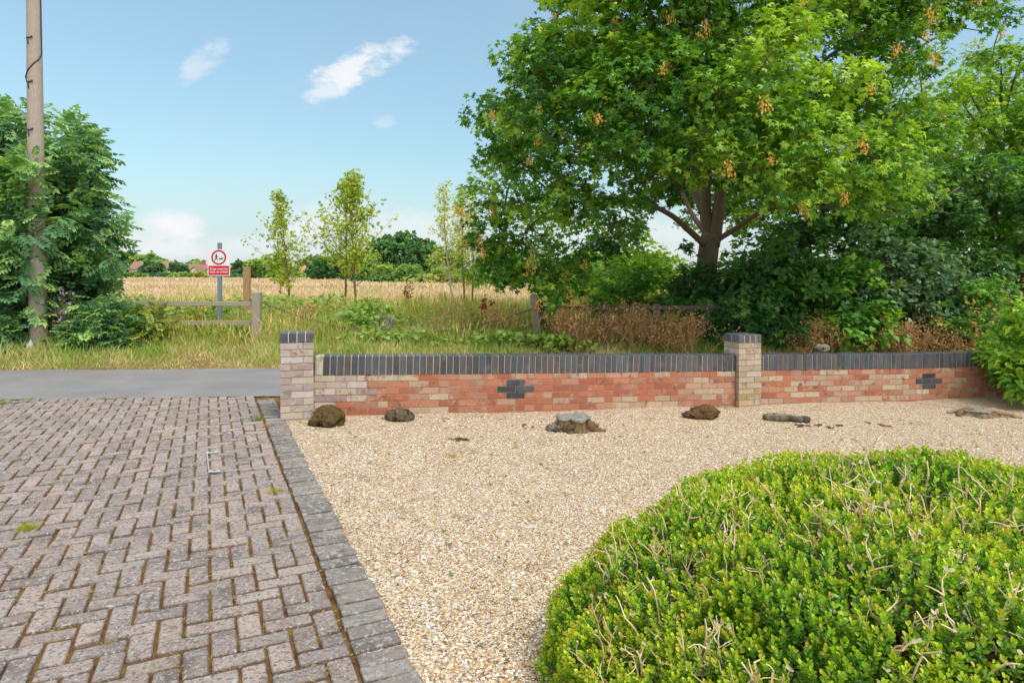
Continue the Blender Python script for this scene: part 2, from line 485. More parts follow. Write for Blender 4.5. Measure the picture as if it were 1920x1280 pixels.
# loose pebbles lying on the gravel, thickest near the viewer
oct_v = np.array([[1, 0, 0], [0, 1, 0], [-1, 0, 0], [0, -1, 0], [0, 0, 1], [0.7, 0.7, 0.55], [-0.7, 0.7, 0.5], [-0.7, -0.7, 0.55], [0.7, -0.7, 0.5]], float)
oct_f = np.array([[0, 5, 4], [5, 1, 4], [1, 6, 4], [6, 2, 4], [2, 7, 4], [7, 3, 4], [3, 8, 4], [8, 0, 4]])
N = 90000
Yp = 1.9 + 6.8 * rng.random(N) ** 1.45
Xp = edge_r(Yp) - .05 * rng.random(N) ** 2 + rng.random(N) ** 1.0 * (0.92 * Yp + 1.0 - edge_r(Yp))
ok = (Yp < wally(Xp) - 0.02) & (Xp < 8) & ~((Xp > -2.6) & (Xp < -2.1) & (Yp > 7.0))
Xp, Yp = Xp[ok], Yp[ok]; N = len(Xp)
P = np.stack([Xp, Yp, grav_z(Xp, Yp) - 0.001], -1)
a = rng.random(N) * 6.28
sz = 0.0030 + 0.0045 * rng.random(N) ** 2.2
pal = np.array([s[1] for s in GSTOPS]); col = pal[rng.choice(len(pal), N, p=[.06, .11, .18, .2, .13, .14, .07, .05, .03, .03])] * (0.8 + 0.4 * rng.random((N, 1)))
M_peb = attr_mat('pebble', 0.75, 0.3, 0.15, 120)
o = MB().inst(oct_v, oct_f, P, np.stack([np.cos(a), np.sin(a), 0 * a], -1), np.stack([rng.normal(0, .25, N), rng.normal(0, .25, N), np.ones(N)], -1),
              np.stack([sz, sz * (0.9 + 0.7 * rng.random(N)), sz * 1.1], -1), col).build('loose_pebbles', M_peb)
tag(o, 'loose cream and tan pebbles scattered over the gravel', 'pebbles', kind='stuff')

# ------------------------------------------------------------ block paved driveway
m, t, out = mat_new('joint_moss')
co = t.n('ShaderNodeTexCoord').outputs['Object']
g = t.ramp(t.noise(co, 9, 7, 0.7), [(0.32, sr(62, 44, 30)), (0.44, sr(112, 78, 48)), (0.56, sr(128, 98, 56)), (0.66, sr(140, 126, 62)), (0.78, sr(100, 104, 50))])
b = t.n('ShaderNodeBsdfPrincipled', Roughness=0.95); t.put(b.inputs['Base Color'], g); b.inputs['Specular IOR Level'].default_value = 0.1
bp = t.n('ShaderNodeBump', Strength=1.0, Distance=0.01); t.put(bp.inputs['Height'], t.noise(co, 120, 4, 0.7)); t.put(b.inputs['Normal'], bp.outputs[0])
t.put(out.inputs[0], b.outputs[0])
def dz(X, Y): return 0.012 * np.sin(X * 1.1 + 0.6) * np.sin(Y * 1.4) * (1 - sstep(Y, 7.2, 8.1)) - 0.004
gb = grid(cells(-16, -0.2, 140), cells(0, 1, 60), lambda X, Y: dz(X, Y) - 0.013, lambda X, Y: (X < edge_r(Y) - 0.03) | ((Y > 7.5) & (X < -1.5)), lambda Xg, S: (Xg, 0.3 + (road_near(Xg) - 0.3) * S))
struct('driveway_bed', gb, m, True)

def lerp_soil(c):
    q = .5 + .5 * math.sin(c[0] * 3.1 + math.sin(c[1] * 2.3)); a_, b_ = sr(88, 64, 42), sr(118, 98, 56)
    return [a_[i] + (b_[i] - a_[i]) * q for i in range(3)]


E1 = np.array([0.9085, 0.4179]); E2 = np.array([-0.4179, 0.9085])
E0 = np.array([edge_l(2.503), 2.503])
mb = MB()
pit = 0.1045
cols = [sr(178, 159, 150), sr(170, 153, 146), sr(186, 166, 155), sr(176, 155, 144), sr(162, 147, 140), sr(180, 164, 156)]
jj = 0.0125
for ix in range(-150, 0):
    for iy in range(-60, 90):
        mm = (ix - iy) % 4
        if mm == 0: x0, x1, y0, y1 = ix, ix + 2, iy, iy + 1
        elif mm == 3: x0, x1, y0, y1 = ix, ix + 1, iy, iy + 2
        elif ix == -150 or (mm == 1 and False): continue
        else: continue
        x1 = min(x1, 0)
        cu = np.array([(x0 + x1) / 2 * pit, (y0 + y1) / 2 * pit])
        c = E0 + cu[0] * E1 + cu[1] * E2
        if c[1] < 1.7 or c[1] > float(road_near(c[0])) + 0.04 or c[0] < -1.15 * c[1] - 1.0 or c[0] < -9.5: continue
        sink = rng.normal(0, 0.0028)
        tl = rng.normal(0, 0.016, 2)
        yaw = rng.normal(0, 0.014); ca, sa = math.cos(yaw), math.sin(yaw)
        a1 = np.array([*(E1 * ca + E2 * sa), tl[0]]); a1 /= np.linalg.norm(a1)
        a2 = np.array([*(E2 * ca - E1 * sa), tl[1]]); a2 -= a1 * (a1 @ a2); a2 /= np.linalg.norm(a2)
        a3 = np.cross(a1, a2)
        col = np.array(cols[rng.integers(len(cols))]) * (0.86 + 0.26 * rng.random())
        c = c + rng.normal(0, 0.0015, 2)
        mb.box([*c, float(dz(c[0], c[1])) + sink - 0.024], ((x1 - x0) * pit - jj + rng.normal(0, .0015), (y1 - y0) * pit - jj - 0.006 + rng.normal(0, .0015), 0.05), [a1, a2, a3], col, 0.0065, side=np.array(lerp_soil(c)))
struct('driveway', mb, M_paver)
# edging: dark header course along the drive
mb = MB()
for k in range(-14, 62):
    cu = k * pit + pit / 2
    if E0[1] + cu * E2[1] > 8.12: break
    c = E0 + E2 * cu + E1 * (0.012 + 0.1 + rng.normal(0, 0.004))
    tl = rng.normal(0, 0.012, 2)
    a1 = np.array([*E1, tl[0]]); a1 /= np.linalg.norm(a1); a2 = np.array([*E2, tl[1]]); a2 -= a1 * (a1 @ a2); a2 /= np.linalg.norm(a2)
    col = np.array(sr(150, 140, 133)) * (0.72 + 0.5 * rng.random())
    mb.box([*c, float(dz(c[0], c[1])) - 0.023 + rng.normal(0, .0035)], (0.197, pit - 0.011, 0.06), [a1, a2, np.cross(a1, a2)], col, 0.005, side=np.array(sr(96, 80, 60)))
struct('driveway_edging', mb, M_edging)

# inspection cover let into the drive: thin galvanised frame and two keyholes
def on_drive(px, py): 
    Y = F * CH / (py - HY); return np.array([(px - HX) / F * Y, Y, 0.0])
cover = thing('inspection_cover', 'block filled inspection cover with a thin pale metal frame in the paved drive', 'cover', on_drive(425, 868))
cc = on_drive(388, 850); cd = on_drive(392, 886); ce = on_drive(512, 876); cf = on_drive(470, 838)
fr = MB()
for p, q, wd in ((cc, cd, 0.010), (cd, ce, 0.008)):
    L = q - p; ln = np.linalg.norm(L); ax = L / ln
    fr.box((p + q) / 2 + [0, 0, 0.006], (ln, wd, 0.006), [ax, [-ax[1], ax[0], 0], [0, 0, 1]], sr(166, 166, 168), 0.001)
fr.build('frame', M_metal, cover)
for p, q in ((on_drive(386, 850), on_drive(409, 847)), (on_drive(391, 885), on_drive(412, 884))):
    k = MB(); L = q - p; ln = np.linalg.norm(L); ax = L / ln; pr = np.array([-ax[1], ax[0], 0])
    k.box((p + q) / 2 + [0, 0, 0.007], (ln, 0.04, 0.008), [ax, pr, [0, 0, 1]], sr(184, 186, 190), 0.002)
    k.box((p + q) / 2 + [0, 0, 0.011], (ln * 0.4, 0.012, 0.004), [ax, pr, [0, 0, 1]], sr(40, 40, 42))
    k.build('lifting_key_plate', M_metal, cover)

# ------------------------------------------------------------ brick wall and pillars
wp = np.stack([np.array(WX), np.array(WY)], -1)
seg = np.linalg.norm(np.diff(wp, axis=0), axis=1); sarc = np.concatenate([[0], np.cumsum(seg)])
ss = np.linspace(0, sarc[-1], 400)
px_ = np.interp(ss, sarc, wp[:, 0]); py_ = np.interp(ss, sarc, wp[:, 1])
ker = np.ones(61) / 61                                                     # the wall sweeps in one gentle curve
pad = lambda q: np.concatenate([2 * q[0] - q[30:0:-1], q, 2 * q[-1] - q[-2:-32:-1]])
px_, py_ = np.convolve(pad(px_), ker, 'valid'), np.convolve(pad(py_), ker, 'valid')
def wpt(s):
    x = np.interp(s, ss, px_); y = np.interp(s, ss, py_)
    x2 = np.interp(s + 0.05, ss, px_); y2 = np.interp(s + 0.05, ss, py_); x1 = np.interp(s - 0.05, ss, px_); y1 = np.interp(s - 0.05, ss, py_)
    tx, ty = x2 - x1, y2 - y1; l = math.hypot(tx, ty)
    return np.array([x, y]), np.array([tx / l, ty / l]), np.array([-ty / l, tx / l])   # point on the front face, along, inwards
def s_of_x(X): return float(np.interp(X, px_, ss))

RED = [sr(208, 116, 76), sr(202, 106, 70), sr(214, 130, 88), sr(194, 102, 72), sr(212, 138, 98), sr(198, 112, 86), sr(206, 120, 82)]
CREAM = [sr(212, 176, 142), sr(216, 186, 150), sr(210, 160, 128), sr(206, 168, 134)]
PINK = [sr(210, 140, 108), sr(202, 132, 106), sr(214, 154, 124)]
LILAC = [sr(206, 184, 176), sr(196, 170, 162), sr(216, 202, 192), sr(190, 160, 150), sr(212, 192, 168)]
def pick(l):
    c = np.array(l[rng.integers(len(l))]) * (0.90 + 0.2 * rng.random())
    return (c * 0.79 + c.mean() * 0.21) * 0.80

CO, BL, BH, TH = 0.0743, 0.2265, 0.0648, 0.205


def brick_wall(s0, s1, name, label, cross_x, pale):
    mid, _, _ = wpt((s0 + s1) / 2)
    th = thing(name, label, 'wall', (mid[0], mid[1], float(zbase(mid[0])))); th['kind'] = 'thing'
    br, cr, cp, mo = MB(), MB(), MB(), MB()
    sc = s_of_x(cross_x)
    off0 = (sc - BL / 2) % BL                                               # a brick of the third course centres on the cross
    for r in range(-1, 6):                                                  # courses from the ground; -1 is buried
        row = 5 - r
        off = off0 if row in (1, 3, 5) else off0 + BL / 2
        k = math.floor((s0 - off) / BL)
        s = off + k * BL
        while s < s1:
            a, b_ = max(s, s0), min(s + BL, s1)
            s += BL
            if b_ - a < 0.03: continue
            halves = [(a, b_)]
            c_ = (a + b_) / 2
            is_cross = (row in (1, 3) and abs(c_ - sc) < 0.05) or (row == 2 and abs(abs(c_ - sc) - BL / 2) < 0.05)
            if not is_cross and rng.random() < 0.07 and b_ - a > 0.2:
                q = a + (b_ - a) * 0.5; halves = [(a, q), (q, b_)]           # two headers
            for a2, b2 in halves:
                c_ = (a2 + b2) / 2
                p, tx, nn = wpt(c_)
                z = float(np.interp(p[0], [-3, 9], [0, 0]) + zbase(p[0])) + CO * (r + 0.5)
                f = (c_ - s0) / (s1 - s0)
                if is_cross: col = pick([sr(70, 76, 86), sr(60, 66, 76), sr(80, 86, 94)])
                elif pale and c_ - s0 < 0.95 - 0.14 * row + rng.normal(0, 0.10): col = pick(LILAC)
                else:
                    u = rng.random(); pc = (0.045 + 0.30 * f) if pale else 0.36 - 0.22 * f
                    col = pick(CREAM) if u < pc else pick(PINK) if u < pc + 0.25 else pick(RED)
                fl = 0.004 if is_cross else rng.normal(0, 0.0012)
                slope = (float(zbase(wpt(c_ + .1)[0][0])) - float(zbase(wpt(c_ - .1)[0][0]))) / 0.2
                a1 = np.array([tx[0], tx[1], slope]); a1 /= np.linalg.norm(a1); a2_ = np.array([nn[0], nn[1], 0]); a3 = np.cross(a1, a2_)
                P3 = np.array([p[0], p[1], z]) + a2_ * (TH / 2 - fl)
                (cr if is_cross else br).box(P3, (b2 - a2 - 0.0095, TH, BH), [a1, a2_, a3], col, 0.0014)
    n = 0
    s = s0 + 0.004
    while s < s1 - 0.03:                                                     # coping: blue bricks stood on end
        wd = 0.0755
        c_ = s + wd / 2; s += wd
        p, tx, nn = wpt(c_)
        z = float(zbase(p[0])) + CO * 6 + 0.1035
        slope = (float(zbase(wpt(c_ + .1)[0][0])) - float(zbase(wpt(c_ - .1)[0][0]))) / 0.2
        a1 = np.array([tx[0], tx[1], slope]); a1 /= np.linalg.norm(a1); a2_ = np.array([nn[0], nn[1], 0])
        col = pick([sr(84, 90, 104), sr(76, 82, 96), sr(92, 96, 108), sr(88, 86, 96), sr(98, 92, 96), sr(70, 76, 88)])
        if n == 1 and pale: col = np.array(sr(190, 180, 160))
        n += 1
        P3 = np.array([p[0], p[1], z + rng.normal(0, .0015)]) + a2_ * (TH / 2 + rng.normal(0, .0012))
        cp.box(P3, (wd - 0.0085, TH + 0.012, 0.205), [a1, a2_, np.cross(a1, a2_)], col, 0.003)
    # mortar core
    sl = np.linspace(s0, s1, 60)
    for (z0, z1, dy, mcol, mbx) in ((-0.15, CO * 6 - 0.0005, 0.005, sr(176, 152, 118), mo), (CO * 6 + 0.0005, CO * 6 + 0.201, 0.0015, sr(214, 196, 152), mo)):
        ring = []
        for q in sl:
            p, tx, nn = wpt(q); z = float(zbase(p[0]))
            f_ = p + nn * dy; bk = p + nn * (TH - dy)
            ring += [[*f_, z + z0], [*f_, z + z1], [*bk, z + z1], [*bk, z + z0]]
        i = np.arange(len(sl) - 1)[:, None] * 4; j = np.arange(4)[None]; kk = (j + 1) % 4
        qd = np.stack([i + j, i + kk, i + 4 + kk, i + 4 + j], -1).reshape(-1, 4)
        qd = np.concatenate([qd, [[0, 3, 2, 1], [len(ring) - 4, len(ring) - 3, len(ring) - 2, len(ring) - 1]]])
        mbx.add(ring, qd, mcol)
    br.build('brickwork', M_brick, th)
    mo.build('mortar', M_mortar, th)
    cp.build('coping', M_blue, th)
    cr.build('inset_cross', M_blue, th)
    return th


def pillar(X, Y, ax, label, shift, grime, group):
    z0 = float(zbase(X))
    th = thing('brick_pillar', label, 'pillar', (X, Y, z0), group); th['kind'] = 'thing'
    a1 = np.array([*ax, 0.0]); a2 = np.array([-ax[1], ax[0], 0.0]); a3 = np.array([0, 0, 1.0])
    W = 0.335
    sh, mo, cp = MB(), MB(), MB()
    L, S_ = 0.2235, 0.1015
    o1 = W / 2 - L / 2; o2 = W / 2 - S_ / 2
    for r in range(-1, 11):
        fl = 1 if r % 2 else -1
        for (u, v, du, dv) in ((fl * o1, -o2, L, S_), (fl * -o2, -o1, S_, L), (fl * -o1, o2, L, S_), (fl * o2, o1, S_, L)):
            col = pick(shift)
            if grime and r < 3: col = col * np.array([1.0, 0.92, 0.74])
            w_ = 1 - 0.004 * 0
            c = np.array([X, Y, z0]) + a1 * u + a2 * v + a3 * (CO * (r + .5))
            sh.box(c + a1 * rng.normal(0, .001) + a2 * rng.normal(0, .001), (du - .0005, dv - .0005, BH), [a1, a2, a3], col, 0.0014)
    mo.box(np.array([X, Y, z0 + CO * 5.5 - 0.035]), (W - 0.012, W - 0.012, CO * 11 + 0.068), [a1, a2, a3], sr(176, 158, 128))
    hb = CO * 11
    for i in range(4):
        for j in range(2):
            c = np.array([X, Y, z0 + hb + 0.052]) + a1 * ((i - 1.5) * 0.0865) + a2 * ((j - 0.5) * 0.173)
            cp.box(c + a3 * rng.normal(0, .0012), (0.0775, 0.166, 0.1), [a1, a2, a3], pick([sr(84, 90, 106), sr(76, 82, 98), sr(96, 98, 112), sr(104, 96, 104)]), 0.004)
    cap = cp.build('cap', M_blue, th)
    sub(cap, th)
    MB().box(np.array([X, Y, z0 + hb + 0.0495]), (W - 0.004, W - 0.004, 0.0935), [a1, a2, a3], sr(214, 200, 164)).build('mortar', M_mortar, cap)
    sh.build('shaft', M_pale, th)
    mo.build('mortar', M_mortar, th)
    return th


GP = 'brick pillars at the ends of the long wall'
_, tx, nn = wpt(0.12)
pillar(-2.345, 7.22, np.array([0.955, 0.295]) / math.hypot(.955, .295), 'pale lilac and white brick pillar with dark cap standing beside the driveway', LILAC, False, GP)
sx = s_of_x(3.08)
p, tx, nn = wpt(sx)
pc = p + nn * 0.10
YEL = [sr(204, 180, 146), sr(212, 190, 152), sr(196, 168, 132), sr(208, 186, 158), sr(190, 164, 124)]
pillar(pc[0], pc[1], tx, 'yellowish cream brick pillar with dark cap standing between the two wall sections', YEL, True, GP)
brick_wall(0.0, sx - 0.172, 'brick_wall', 'low red brick wall with blue brick coping running between the two pillars', at(967, 740, 7.72)[0], True)
brick_wall(sx + 0.172, sarc[-1] - 0.1, 'brick_wall', 'low red and cream brick wall curving away from the cream pillar to the bright shrub', at(1741, 728, 9.4)[0], False)


# ------------------------------------------------------------ foliage tools
GK = 1.32
def unit(v): return v / (np.linalg.norm(v, axis=-1, keepdims=True) + 1e-9)
def pol(r, deg): return [r * math.sin(R(deg)), r * math.cos(R(deg))]
# five-lobed leaf as kites: centre, notch, tip, notch
_tips = [(-112, .62), (-54, .92), (0, 1.0), (54, .92), (112, .62)]
_ntc = [(-150, .22), (-82, .42), (-27, .50), (27, .50), (82, .42), (150, .22)]
PALM_V = [[0, .1, .05]] + [[*pol(r, a), -0.22 * r] for a, r in _tips] + [[*pol(r, a), 0.0] for a, r in _ntc]
PALM_V = np.array(PALM_V) * [0.62, 0.62, 0.62] + [0, 0.12, 0]
PALM_F = np.array([[0, 6 + i, 1 + i, 7 + i] for i in range(5)])
# single pointed leaf folded along its midrib
OVAL_V = np.array([[0, 0, 0], [-.26, .38, .07], [0, 1, -.1], [.26, .38, .07], [0, .4, 0]])
OVAL_F = np.array([[0, 4, 2, 1], [0, 3, 2, 4]])
# small leaf for far trees: two bent quads
TUFT_V = np.array([[-.5, 0, 0], [.5, .1, 0], [.4, 1, -.15], [-.4, .9, .1], [0, .1, .4], [.1, .9, .45], [.05, .8, -.4], [-.1, .1, -.3]])
TUFT_F = np.array([[0, 1, 2, 3], [4, 5, 6, 7]])
# ash-like leaf: leaflets in pairs
def pinnate(n, w=.11, l=.34):
    Vv, Fc = [], []
    def leaflet(x, y, ang, s):
        b = len(Vv); ca, sa = math.cos(ang), math.sin(ang)
        for (u, v, z) in ((0, 0, 0), (-w * s, l * .45 * s, .02), (0, l * s, -.07), (w * s, l * .45 * s, .02)):
            Vv.append([x + u * ca + v * sa, y - u * sa + v * ca, z - 0.12 * y * y])
        Fc.append([b, b + 3, b + 2, b + 1])
    for i in range(n):
        y = .22 + .6 * i / (n - 1)
        for sg in (-1, 1): leaflet(sg * .015, y, sg * R(62 - 12 * i / n), 1.0 - .12 * abs(i - n / 2 + .5))
    leaflet(0, .84, 0, 1.0)
    b = len(Vv); Vv.extend([[-.012, 0, 0], [.012, 0, 0], [.006, .85, -.09], [-.006, .85, -.09]]); Fc.append([b, b + 1, b + 2, b + 3])
    return np.array(Vv), np.array(Fc)
PIN_V, PIN_F = pinnate(4)


def lerpc(a, b, t):
    a, b = np.asarray(a), np.asarray(b)
    return a + (b - a) * np.asarray(t)[..., None]


def sprays(mb, c, r, n, T, Fc, size, cols, spray=7, up=0.35, droop=0.35, inner=0.45, spread=1.0, tone=None, norm_up=1.0, flop=0.45):
    """leaves of one leafy clump: sprays at the shell of an ellipsoid, each spray a fan of leaves. cols = (dark, mid, light)"""
    c = np.asarray(c, float); r = np.asarray(r, float)
    ns = max(1, int(n / spray))
    u = rng.normal(size=(ns, 3)); u[:, 2] += up; u = unit(u)
    rr = inner + (1 - inner) * rng.random(ns) ** 0.6
    sp = c + u * rr[:, None] * r
    od = unit(u * [1, 1, .45] + rng.normal(0, .25, (ns, 3)))
    P = np.repeat(sp, spray, 0); O = np.repeat(od, spray, 0); Un = np.repeat(u, spray, 0)
    m_ = len(P)
    D = unit(O + rng.normal(0, .75, (m_, 3)) * [1, 1, .5] + [0, 0, -droop])
    N = unit(np.array([0, 0, norm_up]) + .55 * Un + rng.normal(0, flop, (m_, 3)))
    s = size * (0.65 + 0.6 * rng.random(m_))
    P = P + rng.normal(0, .35 * size * spread, (m_, 3)) + D * (size * .35 * rng.random((m_, 1)))
    tone = rng.normal(0, .21) if tone is None else tone
    tt = np.clip(0.5 + tone + np.repeat(rng.normal(0, .17, ns), spray) + rng.normal(0, .15, m_), 0, 1)
    col = np.where((tt < .5)[:, None], lerpc(cols[0], cols[1], tt * 2), lerpc(cols[1], cols[2], tt * 2 - 1))
    mb.inst(T, Fc, P, D, N, s, col * GK * (0.86 + 0.28 * rng.random((m_, 1))))


def bent(p, q, sag=0.0, wob=0.05, n=7):
    p, q = np.asarray(p, float), np.asarray(q, float)
    t_ = np.linspace(0, 1, n)[:, None]
    L = np.linalg.norm(q - p)
    mid = rng.normal(0, wob * L, 3)
    return p + (q - p) * t_ + (4 * t_ * (1 - t_)) * (mid + [0, 0, sag * L]) + np.sin(t_ * 9 + rng.random() * 6) * rng.normal(0, wob * .2 * L, 3) * (t_ * (1 - t_) * 4)


def in_poly(x, y, poly):
    x, y = np.asarray(x), np.asarray(y); ins = np.zeros(x.shape, bool)
    n = len(poly)
    for i in range(n):
        x1, y1 = poly[i]; x2, y2 = poly[(i + 1) % n]
        cr = ((y1 > y) != (y2 > y)) & (x < (x2 - x1) * (y - y1) / (y2 - y1 + 1e-9) + x1)
        ins ^= cr
    return ins


def shrub(name, label, cat, base, rad, h, nclump, nleaf, T, Fc, size, cols, mat=None, group=None, csz=0.32, up=0.35, droop=0.35, stems=6, spray=7, lumps=1.0, low=0.02, stemcol=sr(96, 80, 60), power=1.0, inner=.35):
    """a rounded, uneven bush: leafy clumps over a dome, and stems from the root"""
    base = np.asarray(base, float)
    th = thing(name, label, cat, base, group)
    fo, st = MB(), MB()
    rx, ry = rad
    cs = []
    for i in range(nclump):
        u = rng.normal(size=3); u /= np.linalg.norm(u); u[2] = abs(u[2])
        f = (0.45 + 0.55 * rng.random() ** .5) * (1 + lumps * rng.normal(0, .10))
        zz = low + (1 - low) * (u[2] ** power)
        c = base + np.array([rx * u[0] * f, ry * u[1] * f, h * (low + (.93 - low) * u[2] * f + 0.10 * rng.random())])
        cs.append(c)
        k = csz * min(rx, h) * (0.7 + .6 * rng.random())
        sprays(fo, c, (k, k, k * .75), nleaf, T, Fc, size, cols, spray, up, droop, inner)
    for i in range(stems):
        c = cs[rng.integers(len(cs))]
        st.tube(bent(base + [rng.normal(0, rx * .12), rng.normal(0, ry * .12), -.05], c, 0, .06), np.linspace(.02, .006, 7) * (h / 2 + .3), 5, stemcol)
    fo.build('foliage', mat or M_leaf, th)
    st.build('stems', M_bark, th)
    return th


# ------------------------------------------------------------ big tree beyond the fence
G_MAPLE = (sr(58, 104, 42), sr(98, 146, 52), sr(168, 194, 68))
TB = np.array([at(1322, 560, 15.6)[0], 15.6, 0.22])
tree = thing('broadleaf_tree', 'large spreading green tree hung with orange seed clusters, trunk forking above the dark hedge', 'tree', TB)
trunk = MB()
def A(px, py, Y): return at(px, py, Y)
rads = lambda a, b, n=9: np.linspace(a, b, n)
def limb(pts, r0, r1, seg=9, col=sr(140, 120, 104)):
    pts = np.array(pts); t_ = np.linspace(0, 1, len(pts)); tt = np.linspace(0, 1, 4 * len(pts))
    Q = np.stack([np.interp(tt, t_, pts[:, k]) for k in range(3)], -1)
    for _ in range(3): Q[1:-1] = .25 * Q[:-2] + .5 * Q[1:-1] + .25 * Q[2:]
    trunk.tube(Q, np.linspace(r0, r1, len(Q)) * (1 + rng.normal(0, .03, len(Q))), seg, col)
    return Q
limb([TB - [0, 0, .2], A(1321, 540, 15.6), A(1326, 490, 15.6), A(1330, 455, 15.6), A(1334, 440, 15.6)], .27, .215, 14)
limbs = []
limbs.append(limb([A(1330, 462, 15.6), A(1322, 400, 15.6), A(1323, 350, 15.6), A(1330, 280, 15.7), A(1310, 180, 15.7), A(1300, 60, 15.8), A(1290, -120, 16)], .15, .05))
limbs.append(limb([A(1336, 462, 15.55), A(1347, 400, 15.5), A(1352, 350, 15.4), A(1368, 270, 15.2), A(1400, 160, 15), A(1430, 20, 14.8), A(1440, -140, 14.8)], .17, .05))
limbs.append(limb([A(1320, 458, 15.5), A(1290, 430, 15.2), A(1262, 405, 14.9), A(1225, 385, 14.6), A(1150, 370, 14.2), A(1050, 380, 13.6), A(985, 430, 13.4)], .085, .02))
limbs.append(limb([A(1318, 400, 15.6), A(1300, 355, 16), A(1270, 310, 16.5), A(1190, 230, 17), A(1100, 160, 17.2)], .09, .03))
limbs.append(limb([A(1325, 440, 15.8), A(1295, 400, 16.6), A(1280, 360, 17.2), A(1230, 300, 18), A(1120, 230, 18.6)], .07, .02))
limbs.append(limb([A(1345, 450, 15.5), A(1385, 425, 15.2), A(1430, 393, 14.9), A(1500, 385, 14.5), A(1600, 395, 14.2), A(1680, 405, 14)], .07, .02))
limbs.append(limb([A(1352, 360, 15.4), A(1420, 300, 16), A(1510, 220, 16.6), A(1620, 140, 17), A(1740, 80, 17.4)], .08, .025))
limbs.append(limb([A(1330, 290, 15.6), A(1260, 200, 14.6), A(1180, 120, 13.4), A(1100, 60, 12.8)], .08, .025))
limbs.append(limb([A(1360, 320, 15.3), A(1430, 230, 14), A(1520, 130, 12.8), A(1620, 60, 12.2)], .08, .025))
limbs.append(limb([A(1340, 300, 15.6), A(1330, 230, 14), A(1320, 180, 12.6), A(1310, 130, 11.8)], .07, .02))
limbs.append(limb([A(1560, 345, 14.6), A(1640, 385, 14.2), A(1730, 400, 14), A(1800, 350, 13.8)], .03, .012))
limbs.append(limb([A(1740, 80, 17.4), A(1790, 50, 17), A(1850, 60, 16)], .025, .012))
limbs.append(limb([A(1430, 60, 14.8), A(1560, -20, 15), A(1680, -60, 15), A(1800, -40, 14.6)], .06, .015))
limbs.append(limb([A(1300, 90, 15.8), A(1200, 10, 15), A(1110, -30, 14.8)], .05, .015))
LP = np.concatenate(limbs)
POLY = [(1052, -260), (1030, 0), (1000, 60), (975, 110), (1010, 160), (945, 185), (925, 240), (940, 330), (900, 385), (895, 470), (925, 510), (990, 480),
        (1020, 545), (1050, 550), (1090, 500), (1150, 450), (1195, 395), (1240, 345), (1330, 300), (1420, 335), (1500, 350), (1600, 365), (1690, 370),
        (1745, 320), (1745, 255), (1700, 200), (1790, 140), (1870, 90), (1880, 20), (1850, -260)]
crown = MB()
clumps = []
tries = 0
while len(clumps) < 235 and tries < 60000:
    tries += 1
    px, py = rng.uniform(880, 1900), rng.uniform(-260, 560)
    if not in_poly(np.array([px]), np.array([py]), POLY)[0]: continue
    ex = (px - 1380) / 540; ey = (py - 60) / 520
    k = 1 - min(1, ex * ex) ; k2 = max(0.05, 1 - min(1, abs(ey)) ** 2.5)
    hd = 5.0 * math.sqrt(k) * math.sqrt(k2) + .25
    Y = 15.6 + rng.choice([-1, -1, -1, 1]) * hd * rng.random() ** .35
    if py > 330 and Y > 17.5: continue
    # gaps where the sky shows
    if 1470 < px < 1560 and 90 < py < 165 and Y < 17: continue
    c = at(px, py, Y)
    if c[2] < 0.9: continue
    if any(np.linalg.norm((c - q) * [1, 1, 1.3]) < .50 for q, _ in clumps): continue
    clumps.append((c, rng.uniform(.62, .98)))
for _ in range(34):                                                          # far side of the crown, hanging lower behind the trunk
    clumps.append((A(rng.uniform(1370, 1720), rng.uniform(345, 450), rng.uniform(17.8, 20.5)), rng.uniform(.5, .75)))
for _ in range(12):
    clumps.append((A(rng.uniform(1230, 1330), rng.uniform(270, 340), rng.uniform(17, 19.5)), rng.uniform(.45, .65)))
for _ in range(9):
    clumps.append((A(rng.uniform(1195, 1300), rng.uniform(335, 392), rng.uniform(17, 19)), rng.uniform(.4, .55)))
for _ in range(9):
    clumps.append((A(rng.uniform(1275, 1400), rng.uniform(350, 440), rng.uniform(18, 20)), rng.uniform(.4, .55)))
for px, py, Y in ((1270, 285, 13), (1340, 295, 12.8), (1400, 300, 12.9), (1470, 320, 13.2), (1540, 335, 13.4), (1210, 300, 13), (1430, 345, 13.6), (1620, 350, 13.6), (1240, 330, 13.4), (1385, 335, 13.2), (1205, 345, 13.6), (1140, 440, 13.6), (1110, 470, 13.4), (1300, 318, 12.9), (1350, 318, 13)):
    clumps.append((A(px, py, Y), .5))
for c, r in [(A(1040, 545, 12.9), .42), (A(1010, 500, 13), .5), (A(1075, 530, 13), .4), (A(940, 490, 13.4), .5), (A(905, 400, 13.5), .42), (A(925, 195, 14.6), .32), (A(975, 105, 14.9), .35),
             (A(1890, 30, 14), .45), (A(1860, 110, 14), .42), (A(935, 290, 14), .4), (A(1130, 470, 13.4), .5), (A(1180, 430, 14), .4), (A(1030, 565, 12.8), .3), (A(905, 455, 13.4), .38),
             (A(1060, 20, 14.5), .5), (A(1008, 60, 14.7), .4), (A(915, 500, 13.4), .36), (A(960, 515, 13.2), .4)]:
    clumps.append((c, r))
J = LP.copy()
clumps.sort(key=lambda q: np.linalg.norm(LP - q[0], axis=1).min())
